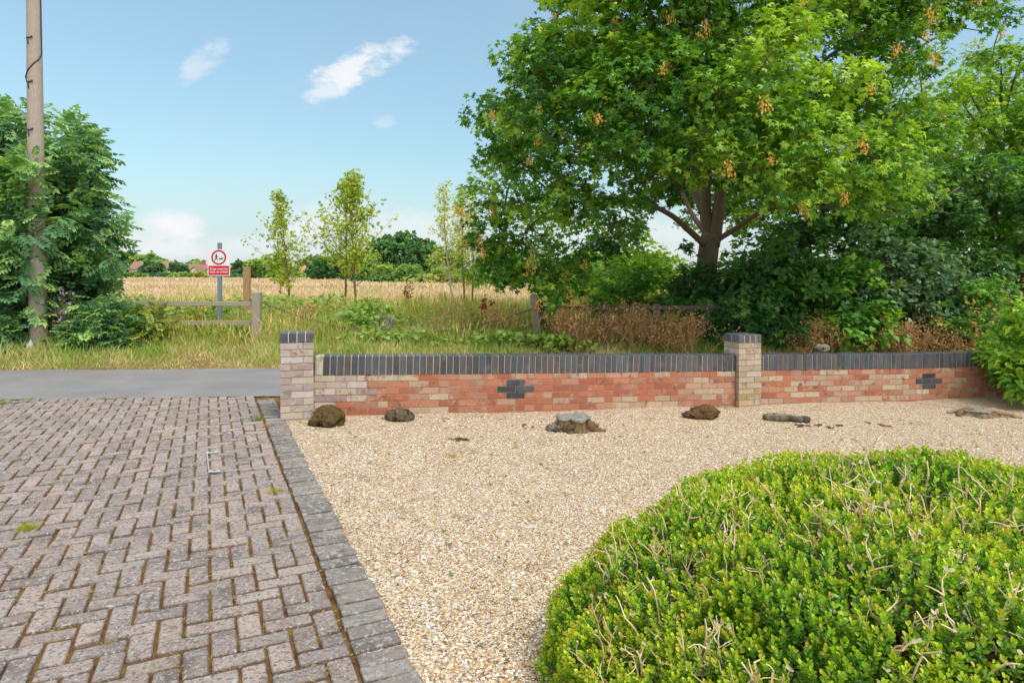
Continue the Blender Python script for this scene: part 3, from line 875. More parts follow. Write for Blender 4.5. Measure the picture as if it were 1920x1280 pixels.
for c, r in clumps:
    hgt = c[2]
    sprays(crown, c, (r, r, r * .62), int(520 * (r / .8) ** 2), PALM_V, PALM_F, .142, G_MAPLE, 9, .45, .45, .4, 1.2, None, .9, .5)
    j = np.argmin(np.linalg.norm(J - c, axis=1))
    d = np.linalg.norm(J[j] - c)
    bq = bent(J[j], c, .04, .05, 8); J = np.concatenate([J, bq[3:]])
    trunk.tube(bq, np.linspace(.010 + .010 * min(d, 1.5), .006, 8), 5, sr(112, 96, 80))
    for _ in range(3):
        e = c + np.clip(rng.normal(size=3), -1.1, 1.1) * [r, r, r * .5] * .6
        trunk.tube(bent(c, e, .05, .08, 5), np.linspace(.008, .003, 5), 4, sr(112, 98, 70))
trunk.build('trunk', M_bark, tree, True)
crown.build('crown', M_leaf, tree)
# hanging bunches of winged seeds
def seed_mesh():
    mb = MB(); n = 44
    z = -rng.random(n) * .20; P = np.stack([rng.normal(0, .032, n) * (1 + z * -2), rng.normal(0, .035, n), z], -1)
    D = unit(rng.normal(0, .5, (n, 3)) + [0, 0, -1.0]); N = unit(rng.normal(size=(n, 3)))
    col = lerpc(sr(240, 204, 100), sr(236, 172, 96), rng.random(n)) * (0.85 + .3 * rng.random((n, 1)))
    mb.inst(np.array([[0, 0, 0], [-.22, .5, 0], [0, 1, .1], [.22, .5, 0]]), np.array([[0, 3, 2, 1]]), P, D, N, .05, col)
    mb.tube([[0, 0, .06], [0, 0, -.1], [.01, 0, -.22]], .004, 4, sr(150, 130, 80))
    return mb.mesh('seed_cluster', M_leaf)
SM = [seed_mesh() for _ in range(5)]
pq = np.array([[HX + F * c[0] / c[1], HY - F * (c[2] - CH) / c[1], c[1]] for c, r in clumps])
front = []
for i, (c, r) in enumerate(clumps):
    hid = (pq[:, 2] < c[1] - .25) & (np.abs(pq[:, 0] - pq[i, 0]) < 38) & (np.abs(pq[:, 1] - pq[i, 1]) < 30)
    if not hid.any() and c[1] < 16.5: front.append((c, r))
k = 0
while k < 96:
    c, r = front[rng.integers(len(front))]
    u = rng.normal(size=3); u[1] = -abs(u[1]) - .3; u /= np.linalg.norm(u)
    p = c + u * [r, r, r * .6] * 1.15
    o = bpy.data.objects.new('seed_cluster', SM[k % 5]); C.objects.link(o); o.parent = tree
    o.location = [float(x) for x in (p - TB)]; o.rotation_euler = (0, 0, rng.random() * 6.28); s = rng.uniform(.8, 1.35); o.scale = (s, s, s)
    k += 1

# ------------------------------------------------------------ ash thicket, pole
G_ASH = (sr(54, 94, 68), sr(92, 134, 92), sr(154, 186, 108))
def ash(base, poly, Yc, hd, n, label, seedoff, dens=1.0):
    base = np.asarray(base, float)
    th = thing('ash_tree', label, 'tree', base, 'young ash trees around the wooden pole')
    tr, cr = MB(), MB()
    cl = []; tr_ = 0
    xs_ = [p[0] for p in poly]; ys_ = [p[1] for p in poly]
    while len(cl) < n and tr_ < 20000:
        tr_ += 1
        px, py = rng.uniform(min(xs_), max(xs_)), rng.uniform(min(ys_), max(ys_))
        if not in_poly(np.array([px]), np.array([py]), poly)[0]: continue
        Y = Yc + hd * rng.uniform(-1, 1)
        c = at(px, py, Y)
        if c[2] < .3 or any(np.linalg.norm(c - q) < .26 for q in cl): continue
        cl.append(c)
    main = []
    zs = sorted(cl, key=lambda q: -q[2])
    for i in range(5):
        e = zs[int(i * len(zs) / 9)]
        q = bent(base + [rng.normal(0, .15), rng.normal(0, .15), -.1], e, .03, .05, 14)
        tr.tube(q, np.linspace(.045, .008, 14), 6, sr(120, 108, 88)); main.append(q)
    MP = np.concatenate(main)
    for c in cl:
        j = np.argmin(np.linalg.norm(MP - c, axis=1))
        tr.tube(bent(MP[j], c, .05, .06, 5), np.linspace(.012, .004, 5), 4, sr(120, 108, 84))
        sprays(cr, c, (.36, .36, .30), int(40 * dens), PIN_V, PIN_F, .35, G_ASH, 5, .5, .30, .2, .5, rng.normal(.0, .18) + .18 * (c[2] - 2.2) / 2, 1.0, .35)
    tr.build('trunk', M_bark, th, True); cr.build('crown', M_leaf, th)
    return th
ash((-8.75, 13.6, .2), [(88, 300), (105, 262), (130, 255), (160, 275), (172, 305), (194, 360), (196, 420), (195, 500), (190, 560), (130, 600), (90, 600), (70, 500), (80, 400)], 13.3, .75, 84,
    'bushy young ash tree with an arching crown behind the purple mallow flowers', 1)
ash((-10.4, 14.2, .2), [(-160, 180), (20, 185), (55, 205), (60, 300), (50, 420), (40, 600), (-160, 610)], 13.9, .8, 84, 'taller young ash tree rising behind the wooden pole at the edge of the verge', 2)
ash((-9.2, 12.9, .2), [(-60, 330), (25, 300), (60, 300), (75, 340), (110, 390), (130, 440), (55, 470), (45, 620), (-60, 640)], 12.15, .35, 44, 'ash sapling whose leafy twigs hang across the front of the wooden pole', 3)

# wooden pole
PBs = at(73, 652, 12.0); PT = at(61, -160, 12.05)
PB = np.array([PBs[0], 12.0, 0.15])
pole = thing('utility_pole', 'tall weathered wooden utility pole with iron steps rising from the ash thicket', 'pole', PB)
mb = MB()
tt = np.linspace(0, 1, 40)[:, None]
pc_ = (PB - [0, 0, .4]) * (1 - tt) + PT * tt
mb.tube(pc_, np.linspace(.150, .108, 40) * (1 + rng.normal(0, .004, 40)), 20, sr(196, 178, 164))
mb.build('shaft', M_wood, pole, True)
def on_pole(z):
    f = (z - PB[2] + .4) / (PT[2] - PB[2] + .4); return (PB - [0, 0, .4]) * (1 - f) + PT * f, .150 + (.108 - .150) * f
for py in (70, 153, 243):
    z = at(60, py, 11.9)[2]; c, r = on_pole(z)
    s_ = MB(); dk = sr(70, 70, 74)
    s_.tube([c + [-.05, -r - .01, 0], c + [.035, -r - .012, .004]], .012, 6, dk)
    s_.tube([c + [.035, -r - .012, .012], c + [.055, -r - .02, .02]], .016, 6, dk)
    s_.tube([c + [-.045, -r - .01, .0], c + [-.03, -r - .008, -.06], c + [-.02, -r + .0, -.12]], [.013, .011, .009], 6, dk)
    s_.build('step_iron', M_metal, pole, True)
mb = MB()
pts = []
for z in np.linspace(3.0, 9.5, 60):
    c, r = on_pole(z)
    zc = at(60, 130, 12)[2]
    ang = math.pi if z < zc - .25 else (math.pi + (z - zc + .25) / .5 * math.pi if z < zc + .25 else 2 * math.pi)
    pts.append(c + np.array([math.cos(ang), math.sin(ang), 0]) * (r + .012))
mb.tube(pts, .011, 6, sr(46, 48, 52)); mb.build('cable', M_metal, pole, True)
mb = MB(); c0, r0 = on_pole(.2); c1, r1 = on_pole(2.5)
mb.tube([c0 + [-r0 - .02, -.03, 0], c1 + [-r1 - .02, -.03, 0]], .026, 8, sr(48, 52, 68)); mb.build('cable_guard', M_metal, pole, True)
mb = MB(); c, r = on_pole(at(53, 533, 12)[2]); mb.box(c + [-r - .09, .05, 0], (.10, .12, .58), None, sr(150, 166, 172), .01); mb.build('service_box', M_metal, pole)
mb = MB(); c, r = on_pole(at(67, 490, 12)[2]); mb.tube([c + [.0, -r + .004, 0], c + [.0, -r - .006, 0]], .028, 10, sr(196, 196, 190)); mb.build('number_disc', M_metal, pole)
# marker wedge at its foot
mbp = at(55, 656, 11.75)
mk = MB(); b0 = np.array([mbp[0], 11.75, .13])
mk.add(b0 + np.array([[-.085, -.06, 0], [.085, -.06, 0], [.085, .06, 0], [-.085, .06, 0], [.02, 0.0, .24], [.035, .0, .24]]), [[0, 1, 5, 4], [1, 2, 5], [2, 3, 4, 5], [3, 0, 4], [3, 2, 1, 0]], sr(190, 205, 196))
tag(mk.build('verge_marker', M_paint), 'small pale green pyramid marker on the grass at the foot of the wooden pole', 'marker')

# ------------------------------------------------------------ purple mallow beside the pole
def flower_plant(name, label, cat, base, h, w_, nst, lcols, fcols, lsize, nfl, group=None, lean=0.15, leafT=(PALM_V, PALM_F), part='blossom', fsz=.03):
    base = np.asarray(base, float); th = thing(name, label, cat, base, group)
    st, lf, fl = MB(), MB(), MB()
    for i in range(nst):
        tip = base + [rng.normal(0, w_), rng.normal(0, w_ * .6), h * rng.uniform(.6, 1.05)]
        q = bent(base + [rng.normal(0, .05), rng.normal(0, .05), -.02], tip, 0, .05, 9)
        st.tube(q, np.linspace(.008, .003, 9), 4, sr(110, 120, 70))
        n = 12; t_ = rng.random(n) * .85 + .1; P = np.stack([np.interp(t_, np.linspace(0, 1, 9), q[:, k]) for k in range(3)], -1)
        D = unit(rng.normal(size=(n, 3)) * [1, 1, .3]); N = unit(rng.normal(0, .4, (n, 3)) + [0, -.2, 1])
        lf.inst(*leafT, P, D, N, lsize * (0.6 + .7 * rng.random(n)), lerpc(lcols[0], lcols[1], rng.random(n)))
        m_ = nfl; t_ = .35 + .65 * rng.random(m_); P = np.stack([np.interp(t_, np.linspace(0, 1, 9), q[:, k]) for k in range(3)], -1) + rng.normal(0, .03, (m_, 3))
        for rep in range(3):
            D = unit(rng.normal(size=(m_, 3))); N = unit(rng.normal(0, .6, (m_, 3)) + [0, -1, .4])
            fl.inst(np.array([[0, -.2, 0], [-.8, .5, .2], [0, 1, .3], [.8, .5, .2]]), np.array([[0, 3, 2, 1]]), P, D, N, fsz, lerpc(fcols[0], fcols[1], rng.random(m_)))
    st.build('stems', M_grass, th); lf.build('leaves', M_leaf, th); fl.build(part, M_grass, th)
    return th
b_ = at(118, 640, 12.0)
flower_plant('mallow_plant', 'purple flowering mallow with upright stems standing beside the wooden pole', 'flowers', (b_[0], 12.0, .2), 1.05, .16, 13, (sr(92, 120, 62), sr(130, 150, 76)), (sr(176, 128, 176), sr(200, 164, 200)), .075, 8)


# ------------------------------------------------------------ grass
BL_V = np.array([[-.5, 0, 0], [.5, 0, 0], [.38, .5, -.04], [-.38, .5, -.04], [0, 1, -.22]])
BL_F = [np.array([[0, 1, 2, 3]]), np.array([[3, 2, 4]])]
SEED_V = np.array([[-.06, 0, 0], [.06, 0, 0], [.06, .62, -.05], [-.06, .62, -.05], [-.5, .72, -.08], [.5, .7, -.08], [0, 1.0, -.25]])
SEED_F = [np.array([[0, 1, 2, 3]]), np.array([[3, 2, 5, 6], [4, 3, 2, 6]])]


def vnoise(X, Y, s, seed=0.0):
    """smooth patchiness 0..1"""
    X, Y = np.asarray(X) / s + seed, np.asarray(Y) / s + seed * 1.7
    v = np.sin(X * 1.3 + np.sin(Y * .9 + 1.2) * 1.4) + np.sin(Y * 1.7 + np.sin(X * 1.1 + .4) * 1.3) + .5 * np.sin(X * 3.1 + Y * 2.3) + .4 * np.sin(X * 5.3 - Y * 4.1)
    return np.clip(.5 + v / 4.2, 0, 1)


def blades(mb, X, Y, h, wd, col, T=BL_V, Fc=BL_F, lean=.3, zoff=-.02):
    n = len(X)
    P = np.stack([X, Y, hz(X, Y) + zoff], -1)
    D = unit(rng.normal(0, lean, (n, 3)) * [1, 1, 0] + [0, 0, 1])
    N = unit(rng.normal(size=(n, 3)) * [1, 1, .2])
    mb.inst(T, Fc, P, D, N, np.stack([wd, h, h * .8], -1), col)


def in_view(X, Y, m=1.08): return np.abs(X) < Y * .775 * m + 1.0

def clear_(X, Y): return 1 - .36 * sstep(X, -7.4, -6.8) * (1 - sstep(X, -4.7, -4.3)) * (1 - sstep(Y, 13.0, 13.8))


# verge: short green grass with straw
N = 95000
X = rng.uniform(-12.5, 11, N); S = rng.random(N)
Y = road_far(X) - .06 + S * (3.2 - .06 * X)
ok = in_view(X, Y); X, Y, S = X[ok], Y[ok], S[ok]; N = len(X)
pt = vnoise(X, Y, .8, 3) * .6 + vnoise(X, Y, .25, 9) * .4
edge = np.exp(-((Y - road_far(X)) / .28) ** 2)
tt_ = np.clip(pt * 1.4 - .45 + rng.normal(0, .2, N) + edge * .65, 0, 1)
green = lerpc(sr(112, 156, 62), sr(166, 188, 80), rng.random(N)); straw = lerpc(sr(220, 200, 140), sr(236, 220, 172), rng.random(N))
col = lerpc(green, straw, 0) * (1 - tt_[:, None]) + straw * tt_[:, None]
h = (.05 + .21 * rng.random(N) ** 1.5) * (1 - .55 * edge) * (1 + 1.1 * sstep(S, .35, .8)) * (.45 + 1.05 * vnoise(X, Y, .45, 5)) * clear_(X, Y)
mb = MB(); blades(mb, X, Y, h, .009 + .010 * rng.random(N), col * (.85 + .3 * rng.random((N, 1))), lean=.45)
tag(mb.build('verge_grass', M_grass), 'short green and straw coloured grass along the far side of the road', 'grass', kind='stuff')

# meadow: tall dry grass
mb = MB()
def path_gap(X, Y): return np.exp(-((X + 1.9) / 1.3) ** 2 - ((Y - 13.5) / 1.6) ** 2)
N = 210000
u = rng.random(N); Y = 12.2 + 33 * u ** 1.5
X = (rng.random(N) * 2 - 1) * (Y * .80 + 1)
ok = (Y > road_far(X) + 1.5); X, Y = X[ok], Y[ok]; N = len(X)
gr = np.clip(1.15 - sstep(Y, 14, 24) * .95 + (vnoise(X, Y, 1.6, 2) - .5) * 1.1, 0, 1)
gr = np.where(rng.random(N) < gr * .84, 1, 0)
green = lerpc(sr(144, 168, 76), sr(198, 200, 100), rng.random(N)); straw = lerpc(sr(232, 206, 146), sr(240, 216, 170), rng.random(N))
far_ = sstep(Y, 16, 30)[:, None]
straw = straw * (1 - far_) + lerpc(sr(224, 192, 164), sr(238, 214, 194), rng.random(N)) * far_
col = np.where(gr[:, None] > .5, green, straw)
pg = path_gap(X, Y)
h = (.30 + .45 * rng.random(N)) * (.65 + .55 * vnoise(X, Y, 1.2, 8)) * (1 - .78 * pg) * clear_(X, Y) * (1 - .38 * sstep(Y, 16, 28))
wd = .0095 * (Y / 13) * (.7 + .8 * rng.random(N))
sd = rng.random(N) < .3
blades(mb, X[~sd], Y[~sd], h[~sd] * .8, wd[~sd], col[~sd] * (.85 + .3 * rng.random(((~sd).sum(), 1))), lean=.35)
blades(mb, X[sd], Y[sd], h[sd] * 1.15, wd[sd] * 1.6, col[sd] * (.9 + .3 * rng.random((sd.sum(), 1))), SEED_V, SEED_F, lean=.22)
N = 90000
Y = 42 * (210 / 42) ** (rng.random(N) ** .9); X = (rng.random(N) * 2 - 1) * Y * .80
pk = vnoise(X, Y, 9, 4)
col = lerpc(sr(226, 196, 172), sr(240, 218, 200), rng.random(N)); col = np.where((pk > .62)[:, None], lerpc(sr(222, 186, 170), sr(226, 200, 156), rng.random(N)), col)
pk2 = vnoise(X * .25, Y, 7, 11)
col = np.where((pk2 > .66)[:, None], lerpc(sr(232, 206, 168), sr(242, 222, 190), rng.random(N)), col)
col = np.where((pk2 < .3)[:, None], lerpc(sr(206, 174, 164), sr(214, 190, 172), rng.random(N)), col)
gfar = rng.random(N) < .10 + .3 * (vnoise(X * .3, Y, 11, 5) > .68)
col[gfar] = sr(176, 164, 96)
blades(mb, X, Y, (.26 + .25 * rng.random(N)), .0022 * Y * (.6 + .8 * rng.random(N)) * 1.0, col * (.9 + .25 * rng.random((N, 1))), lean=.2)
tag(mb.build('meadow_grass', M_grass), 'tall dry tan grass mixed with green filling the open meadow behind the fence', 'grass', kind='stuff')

# leafy weeds in the meadow: one mass of low green growth
mb = MB()
N = 2600
for (px, py, Y, rx, ry, n) in ((660, 595, 13.6, .6, .4, 900), (690, 570, 14.2, .7, .5, 800), (240, 590, 13.2, .7, .4, 500), (480, 560, 15, 1.0, .6, 500), (760, 640, 12.7, .8, .3, 400), (960, 640, 12.5, .8, .3, 500), (400, 575, 14, .9, .5, 500), (1040, 640, 12.4, .6, .3, 300), (560, 565, 16, 1.2, .6, 600), (520, 560, 17, 1.0, .6, 400), (620, 560, 17, .9, .6, 400), (940, 625, 13.0, .6, .35, 420),
                              (900, 600, 13.8, .6, .4, 260), (800, 600, 14.5, .9, .4, 260), (330, 590, 13.6, .8, .4, 420), (420, 620, 12.9, .7, .3, 420), (300, 625, 12.7, .6, .3, 360), (260, 560, 15, .9, .5, 400), (700, 640, 12.6, .8, .2, 260)):
    c = at(px, py, Y); z0 = float(hz(c[0], Y)); top = max(.25, c[2] - z0 + .12)
    X = c[0] + rng.normal(0, rx * .55, n); Yq = Y + rng.normal(0, ry * .55, n)
    P = np.stack([X, Yq, z0 + top * rng.random(n) ** .7 * np.exp(-((X - c[0]) / rx) ** 2 * .5)], -1)
    D = unit(rng.normal(size=(n, 3)) * [1, 1, .5]); Nn = unit(rng.normal(0, .4, (n, 3)) + [0, -.25, 1])
    mb.inst(OVAL_V * [1.5, 1, 1], OVAL_F, P, D, Nn, .07 + .08 * rng.random(n), lerpc(sr(108, 150, 66), sr(172, 194, 90), rng.random(n)))
tag(mb.build('meadow_weeds', M_leaf), 'low patches of green leafy weeds growing among the meadow grass', 'weeds', kind='stuff')

# ------------------------------------------------------------ fences, chain, sign
WD1, WD2, WD3 = sr(178, 166, 146), sr(140, 124, 106), sr(196, 158, 116)
def gz(X, Y): return float(hz(X, Y))
def gb_(px, Y): x = (px - HX) / F * Y; return np.array([x, Y, gz(x, Y)])
def upright(mb, p0, p1, w_, col, tip=.0, bev=.008):
    p0, p1 = np.asarray(p0, float), np.asarray(p1, float); d = p1 - p0; L = np.linalg.norm(d); d /= L
    a1 = unit(np.cross([0, 1.0, 0], d)); a2 = np.cross(d, a1)
    mb.box((p0 + p1) / 2, (w_, w_ * .9, L), [a1, a2, d], col, bev)
    if tip:
        h = w_ / 2 - bev; q = [p1 + a1 * sx * h + a2 * sy * h * .9 for sx, sy in ((-1, -1), (1, -1), (1, 1), (-1, 1))] + [p1 + d * tip]
        mb.add(q, [[0, 1, 4], [1, 2, 4], [2, 3, 4], [3, 0, 4]], np.array(col) * 1.15)

YF = 12.6
p = at(480, 640, YF)
f1 = thing('rail_fence', 'weathered grey wooden two rail fence under the dog sign with a pointed end post', 'fence', (p[0], YF, gz(p[0], YF)))
mb = MB(); upright(mb, [p[0], YF, p[2] - .35], at(482, 548, YF), .155, WD1, .05); mb.build('post', M_wood, f1)
for xx in (262,):
    q = at(xx, 640, YF + .1); mb = MB(); upright(mb, [q[0], YF + .1, gz(q[0], YF) - .2], at(xx, 566, YF + .1), .11, WD2); mb.build('post', M_wood, f1)
for (a, b_, hh) in ((at(225, 568, YF), at(476, 570, YF), .085), (at(225, 606, YF), at(474, 605, YF), .085)):
    mb = MB(); d = b_ - a; L = np.linalg.norm(d); d /= L
    mb.box((a + b_) / 2, (L, .04, hh), [d, np.cross([0, 0, 1.0], d), [0, 0, 1]], np.array(WD1) * rng.uniform(.9, 1.0), .006); mb.build('rail', M_wood, f1)
# tall sawn post behind
q = at(464, 590, 14.2); th = thing('timber_post', 'tall square tan timber post standing behind the fence next to the dog sign', 'post', (q[0], 14.2, gz(q[0], 14.2)))
mb = MB(); upright(mb, [q[0], 14.2, gz(q[0], 14.2) - .3], at(463, 500, 14.2), .125, WD3, 0, .004); mb.build('shaft', M_wood, th)

# right hand fence
YR = 12.9
p = at(1008, 640, YR)
f2 = thing('rail_fence', 'dark weathered wooden two rail fence below the spreading tree with a leaning end post', 'fence', (p[0], YR, gz(p[0], YR)))
mb = MB(); upright(mb, [p[0] + .03, YR, gz(p[0], YR) - .3], at(1001, 553, YR), .15, sr(150, 140, 126), .03)
pst = mb.build('post', M_wood, f2); sub(pst, f2)
mb = MB(); c = at(1003, 581, YR); mb.box(c + [0, -.073, 0], (.07, .006, .05), None, sr(196, 60, 52)); mb.build('red_tag', M_paint, pst)
mb = MB(); upright(mb, at(1018, 660, YR + .25), at(1012, 516, YR + .25), .085, sr(112, 98, 84)); mb.build('post', M_wood, f2)
for xx in (1137, 1230, 1330):
    q = at(xx, 640, YR + .35); mb = MB(); upright(mb, [q[0], YR + .35, gz(q[0], YR) - .2], at(xx, 570, YR + .35), .12, WD2); mb.build('post', M_wood, f2)
for (a, b_, hh) in ((at(1015, 578, YR + .15), at(1350, 576, YR + .3), .075), (at(1015, 607, YR + .15), at(1350, 606, YR + .3), .075)):
    mb = MB(); d = b_ - a; L = np.linalg.norm(d); d /= L
    mb.box((a + b_) / 2, (L, .04, hh), [d, np.cross([0, 0, 1.0], d), [0, 0, 1]], sr(112, 98, 82), .006); mb.build('rail', M_wood, f2)
# sagging chain across the gap
a, b_ = at(490, 566, YF), at(995, 580, YR)
tc_ = np.linspace(0, 1, 120)[:, None]
q = a + (b_ - a) * tc_; q[:, 2] -= 4 * .52 * (tc_ * (1 - tc_))[:, 0]
mb = MB()
for i in range(len(q) - 1):
    mid = (q[i] + q[i + 1]) / 2; d = unit(q[i + 1] - q[i]); L = np.linalg.norm(q[i + 1] - q[i])
    pr = np.array([0, 0, 1.0]) if i % 2 else np.array([0, 1.0, 0])
    n_ = unit(np.cross(d, pr)); th_ = np.linspace(0, 2 * np.pi, 9)
    ring = mid + d * (np.cos(th_)[:, None] * L * .62) + n_ * (np.sin(th_)[:, None] * .017)
    mb.tube(ring, .008, 4, sr(112, 84, 66), False)
tag(mb.build('chain', M_metal), 'rusty chain sagging across the gap between the two wooden fences', 'chain')

# sign: dogs must be kept on a lead
YS = 13.1
q = at(412, 640, YS)
sg = thing('dog_sign', 'white and red sign asking for dogs on a lead, on a blue grey metal post', 'sign', (q[0], YS, gz(q[0], YS)))
mb = MB(); tp = at(412, 455, YS); mb.box([tp[0], YS, (tp[2] + gz(q[0], YS) - .3) / 2], (.073, .06, tp[2] - gz(q[0], YS) + .3), None, sr(112, 130, 146), .006); mb.build('post', M_metal, sg)
a, b_ = at(391, 517, YS), at(432.5, 467.5, YS); yb = YS - .034
cx, cz = (a[0] + b_[0]) / 2, (a[2] + b_[2]) / 2; W_, H_ = b_[0] - a[0], b_[2] - a[2]
mb = MB(); mb.box([cx, yb, cz], (W_, .006, H_), None, sr(226, 230, 230), .001); plate = mb.build('plate', M_paint, sg); sub(plate, sg)
mb = MB(); mb.box([cx, yb - .004, a[2] + H_ * .205], (W_ * .93, .002, H_ * .35), None, sr(206, 34, 48)); mb.build('red_panel', M_paint, plate)
mb = MB(); ccx, ccz, ro, ri = cx, a[2] + H_ * .695, .148, .115
th_ = np.linspace(0, 2 * np.pi, 49)[:-1]
ring = [[ccx + r_ * math.cos(t_), yb - y_, ccz + r_ * math.sin(t_)] for r_, y_ in ((ro, .0035), (ro, .0055), (ri, .0055), (ri, .0035)) for t_ in th_]
qd = [[k * 48 + i, k * 48 + (i + 1) % 48, (k + 1) * 48 + (i + 1) % 48, (k + 1) * 48 + i] for k in range(3) for i in range(48)]
mb.add(ring, qd, sr(196, 30, 52)); mb.build('red_ring', M_paint, plate)
def flat(mb, pts, cx_, cz_, s_, y_, col):
    """flat cut-out shape a couple of millimetres thick"""
    n = len(pts); fr_ = [[cx_ + x * s_, y_, cz_ + z * s_] for x, z in pts]; bk = [[cx_ + x * s_, y_ + .0015, cz_ + z * s_] for x, z in pts]
    mb.add(fr_ + bk, [list(range(n)), list(range(2 * n - 1, n - 1, -1))] + [[i, (i + 1) % n, n + (i + 1) % n, n + i] for i in range(n)], col)
mb = MB(); bk = sr(34, 40, 44); yy_ = yb - .0065
wx, wz = ccx - .048, ccz - .002
flat(mb, [(math.cos(t_) * .013, .062 + math.sin(t_) * .013) for t_ in np.linspace(0, 6.28, 13)[:-1]], wx, wz, 1, yy_, bk)
flat(mb, [(-.012, .046), (.010, .046), (.034, .012), (.028, .008), (.008, .028), (.010, .0), (.032, -.062), (.022, -.064), (.0, -.018), (-.026, -.062), (-.038, -.060), (-.012, .002), (-.013, .028), (-.028, .008), (-.034, .012)], wx, wz, 1, yy_, bk)
flat(mb, [(-.046, .018), (-.036, .008), (.020, .010), (.026, .022), (.034, .024), (.036, .018), (.046, .016), (.044, .008), (.030, .004), (.022, -.012), (.030, -.036), (.024, -.036), (.014, -.014), (-.024, -.014), (-.030, -.036), (-.036, -.036), (-.034, -.010), (-.040, .004), (-.050, .016)], ccx + .048, ccz - .022, 1, yy_, bk)
mb.build('walker_and_dog_symbol', M_paint, plate)
def words_(txt, x, y, z, size, parent, col, name='lettering', bold=.0):
    cu = bpy.data.curves.new('t', 'FONT'); cu.body = txt; cu.align_x = 'CENTER'; cu.align_y = 'CENTER'; cu.size = size; cu.extrude = .0008; cu.offset = bold * size
    cu.space_line = .95
    ob = bpy.data.objects.new('t', cu); C.objects.link(ob); bpy.context.view_layer.update()
    dg = bpy.context.evaluated_depsgraph_get(); me = bpy.data.meshes.new_from_object(ob.evaluated_get(dg)); bpy.data.objects.remove(ob)
    co_ = np.empty(len(me.vertices) * 3); me.vertices.foreach_get('co', co_); co_ = co_.reshape(-1, 3)
    co_ = np.stack([co_[:, 0] + x, -co_[:, 2] + y, co_[:, 1] + z], -1) - np.array(parent['base'])
    me.vertices.foreach_set('co', co_.astype(np.float32).ravel()); me.update()
    a_ = me.attributes.new('col', 'FLOAT_COLOR', 'POINT'); a_.data.foreach_set('color', np.tile([*col, 1], len(me.vertices)).astype(np.float32))
    me.materials.clear(); me.materials.append(M_paint)
    ob = bpy.data.objects.new(name, me); C.objects.link(ob); ob.parent = parent
    return ob
words_('Dogs must be\nkept on a lead', cx, yb - .0065, a[2] + H_ * .205, .062, plate, sr(244, 240, 240))

# ------------------------------------------------------------ saplings in the meadow
G_SAP = (sr(104, 134, 42), sr(150, 170, 52), sr(196, 198, 76))
def sapling(label, px, pyb, pyt, Y, wpx, n, cols, T=PALM_V, Fc=PALM_F, size=.10, bare=.3, barkc=sr(150, 122, 92), group='young trees in the meadow', shape=1.0, lean=0, name='sapling'):
    b_ = at(px, pyb, Y); b_[2] = gz(b_[0], Y); tip = at(px + lean, pyt, Y); H = tip[2] - b_[2]; hw = wpx / F * Y / 2
    th = thing(name, label, 'young tree', b_, group)
    tr, cr = MB(), MB()
    q = bent(b_ - [0, 0, .1], tip, 0, .012, 16); tr.tube(q, np.linspace(.034, .005, 16) * (H / 4.5 + .3), 6, barkc)
    for i in range(n):
        f = bare + (1 - bare) * (i + rng.random()) / n
        o_ = np.array([np.interp(f, np.linspace(0, 1, 16), q[:, k]) for k in range(3)])
        g_ = (f - bare) / (1 - bare)
        L = 1.3 * hw * (min(1, .6 + g_ * 3) * (1 - g_) ** (1.25 * shape) + .05) * rng.uniform(.45, 1.3)
        an = rng.random() * 6.28
        e = o_ + np.array([math.cos(an) * L, math.sin(an) * L, L * rng.uniform(.5, 1.3) + .06])
        br_ = bent(o_, e, .0, .05, 5); tr.tube(br_, np.linspace(.010, .003, 5), 4, barkc)
        for t_ in (.35, .6, .8, 1.0):
            c_ = o_ + (e - o_) * t_
            sprays(cr, c_, (.19, .19, .15), 14, T, Fc, size, cols, 3, .2, .5, .3, .8, rng.normal(.05, .2), .7, .6)
    tr.build('trunk', M_bark, th, True); cr.build('crown', M_leaf, th)
    return th
sapling('yellowish green sapling with a wobbling tip, standing alone beside the tan timber post', 541, 560, 366, 20, 120, 40, G_SAP, lean=-20, bare=.22)
sapling('slender airy sapling standing close beside the tallest young tree', 646, 575, 345, 19, 130, 44, G_SAP, lean=0, bare=.28, shape=.8)
sapling('tallest yellowish green sapling, its thin top reaching well above the far round tree', 672, 580, 330, 18, 125, 44, G_SAP, lean=-10, bare=.26)
G_BIR = (sr(150, 164, 60), sr(180, 186, 84), sr(206, 204, 124))
sapling('white stemmed young birch with sparse pale leaves next to the spreading tree', 853, 590, 350, 19, 80, 34, G_BIR, OVAL_V, OVAL_F, .08, .25, sr(206, 194, 180), lean=-22)
sapling('thin young birch with yellow leaves half hidden by the spreading tree', 872, 590, 360, 19.6, 70, 38, G_BIR, OVAL_V, OVAL_F, .085, .2, sr(150, 128, 100), lean=-8)
sapling('young tree with brown stem standing under the drooping edge of the spreading tree', 884, 590, 380, 20.4, 80, 34, G_BIR, OVAL_V, OVAL_F, .09, .25, sr(120, 100, 80))
sapling('small low sapling near the foot of the clear standing sapling', 528, 545, 478, 30, 60, 20, (sr(84, 120, 44), sr(112, 150, 50), sr(150, 176, 60)), bare=.3, size=.15)
def dock(px, Y, lb, h=.8):
    b_ = gb_(px, Y)
    return flower_plant('dock_plant', lb, 'dock', b_, h, .16, 9, (sr(150, 120, 70), sr(180, 150, 80)), (sr(150, 84, 54), sr(176, 104, 66)), .07, 10, 'rusty docks in the meadow', leafT=(OVAL_V, OVAL_F), part='seed_heads', fsz=.035)
dock(764, 22, 'rusty red dock clump standing alone in the pale meadow between the saplings and birches', 1.0)
dock(905, 14, 'small rusty dock near the leaning end post')
dock(248, 14.4, 'thin rusty dock close to the ash thicket')
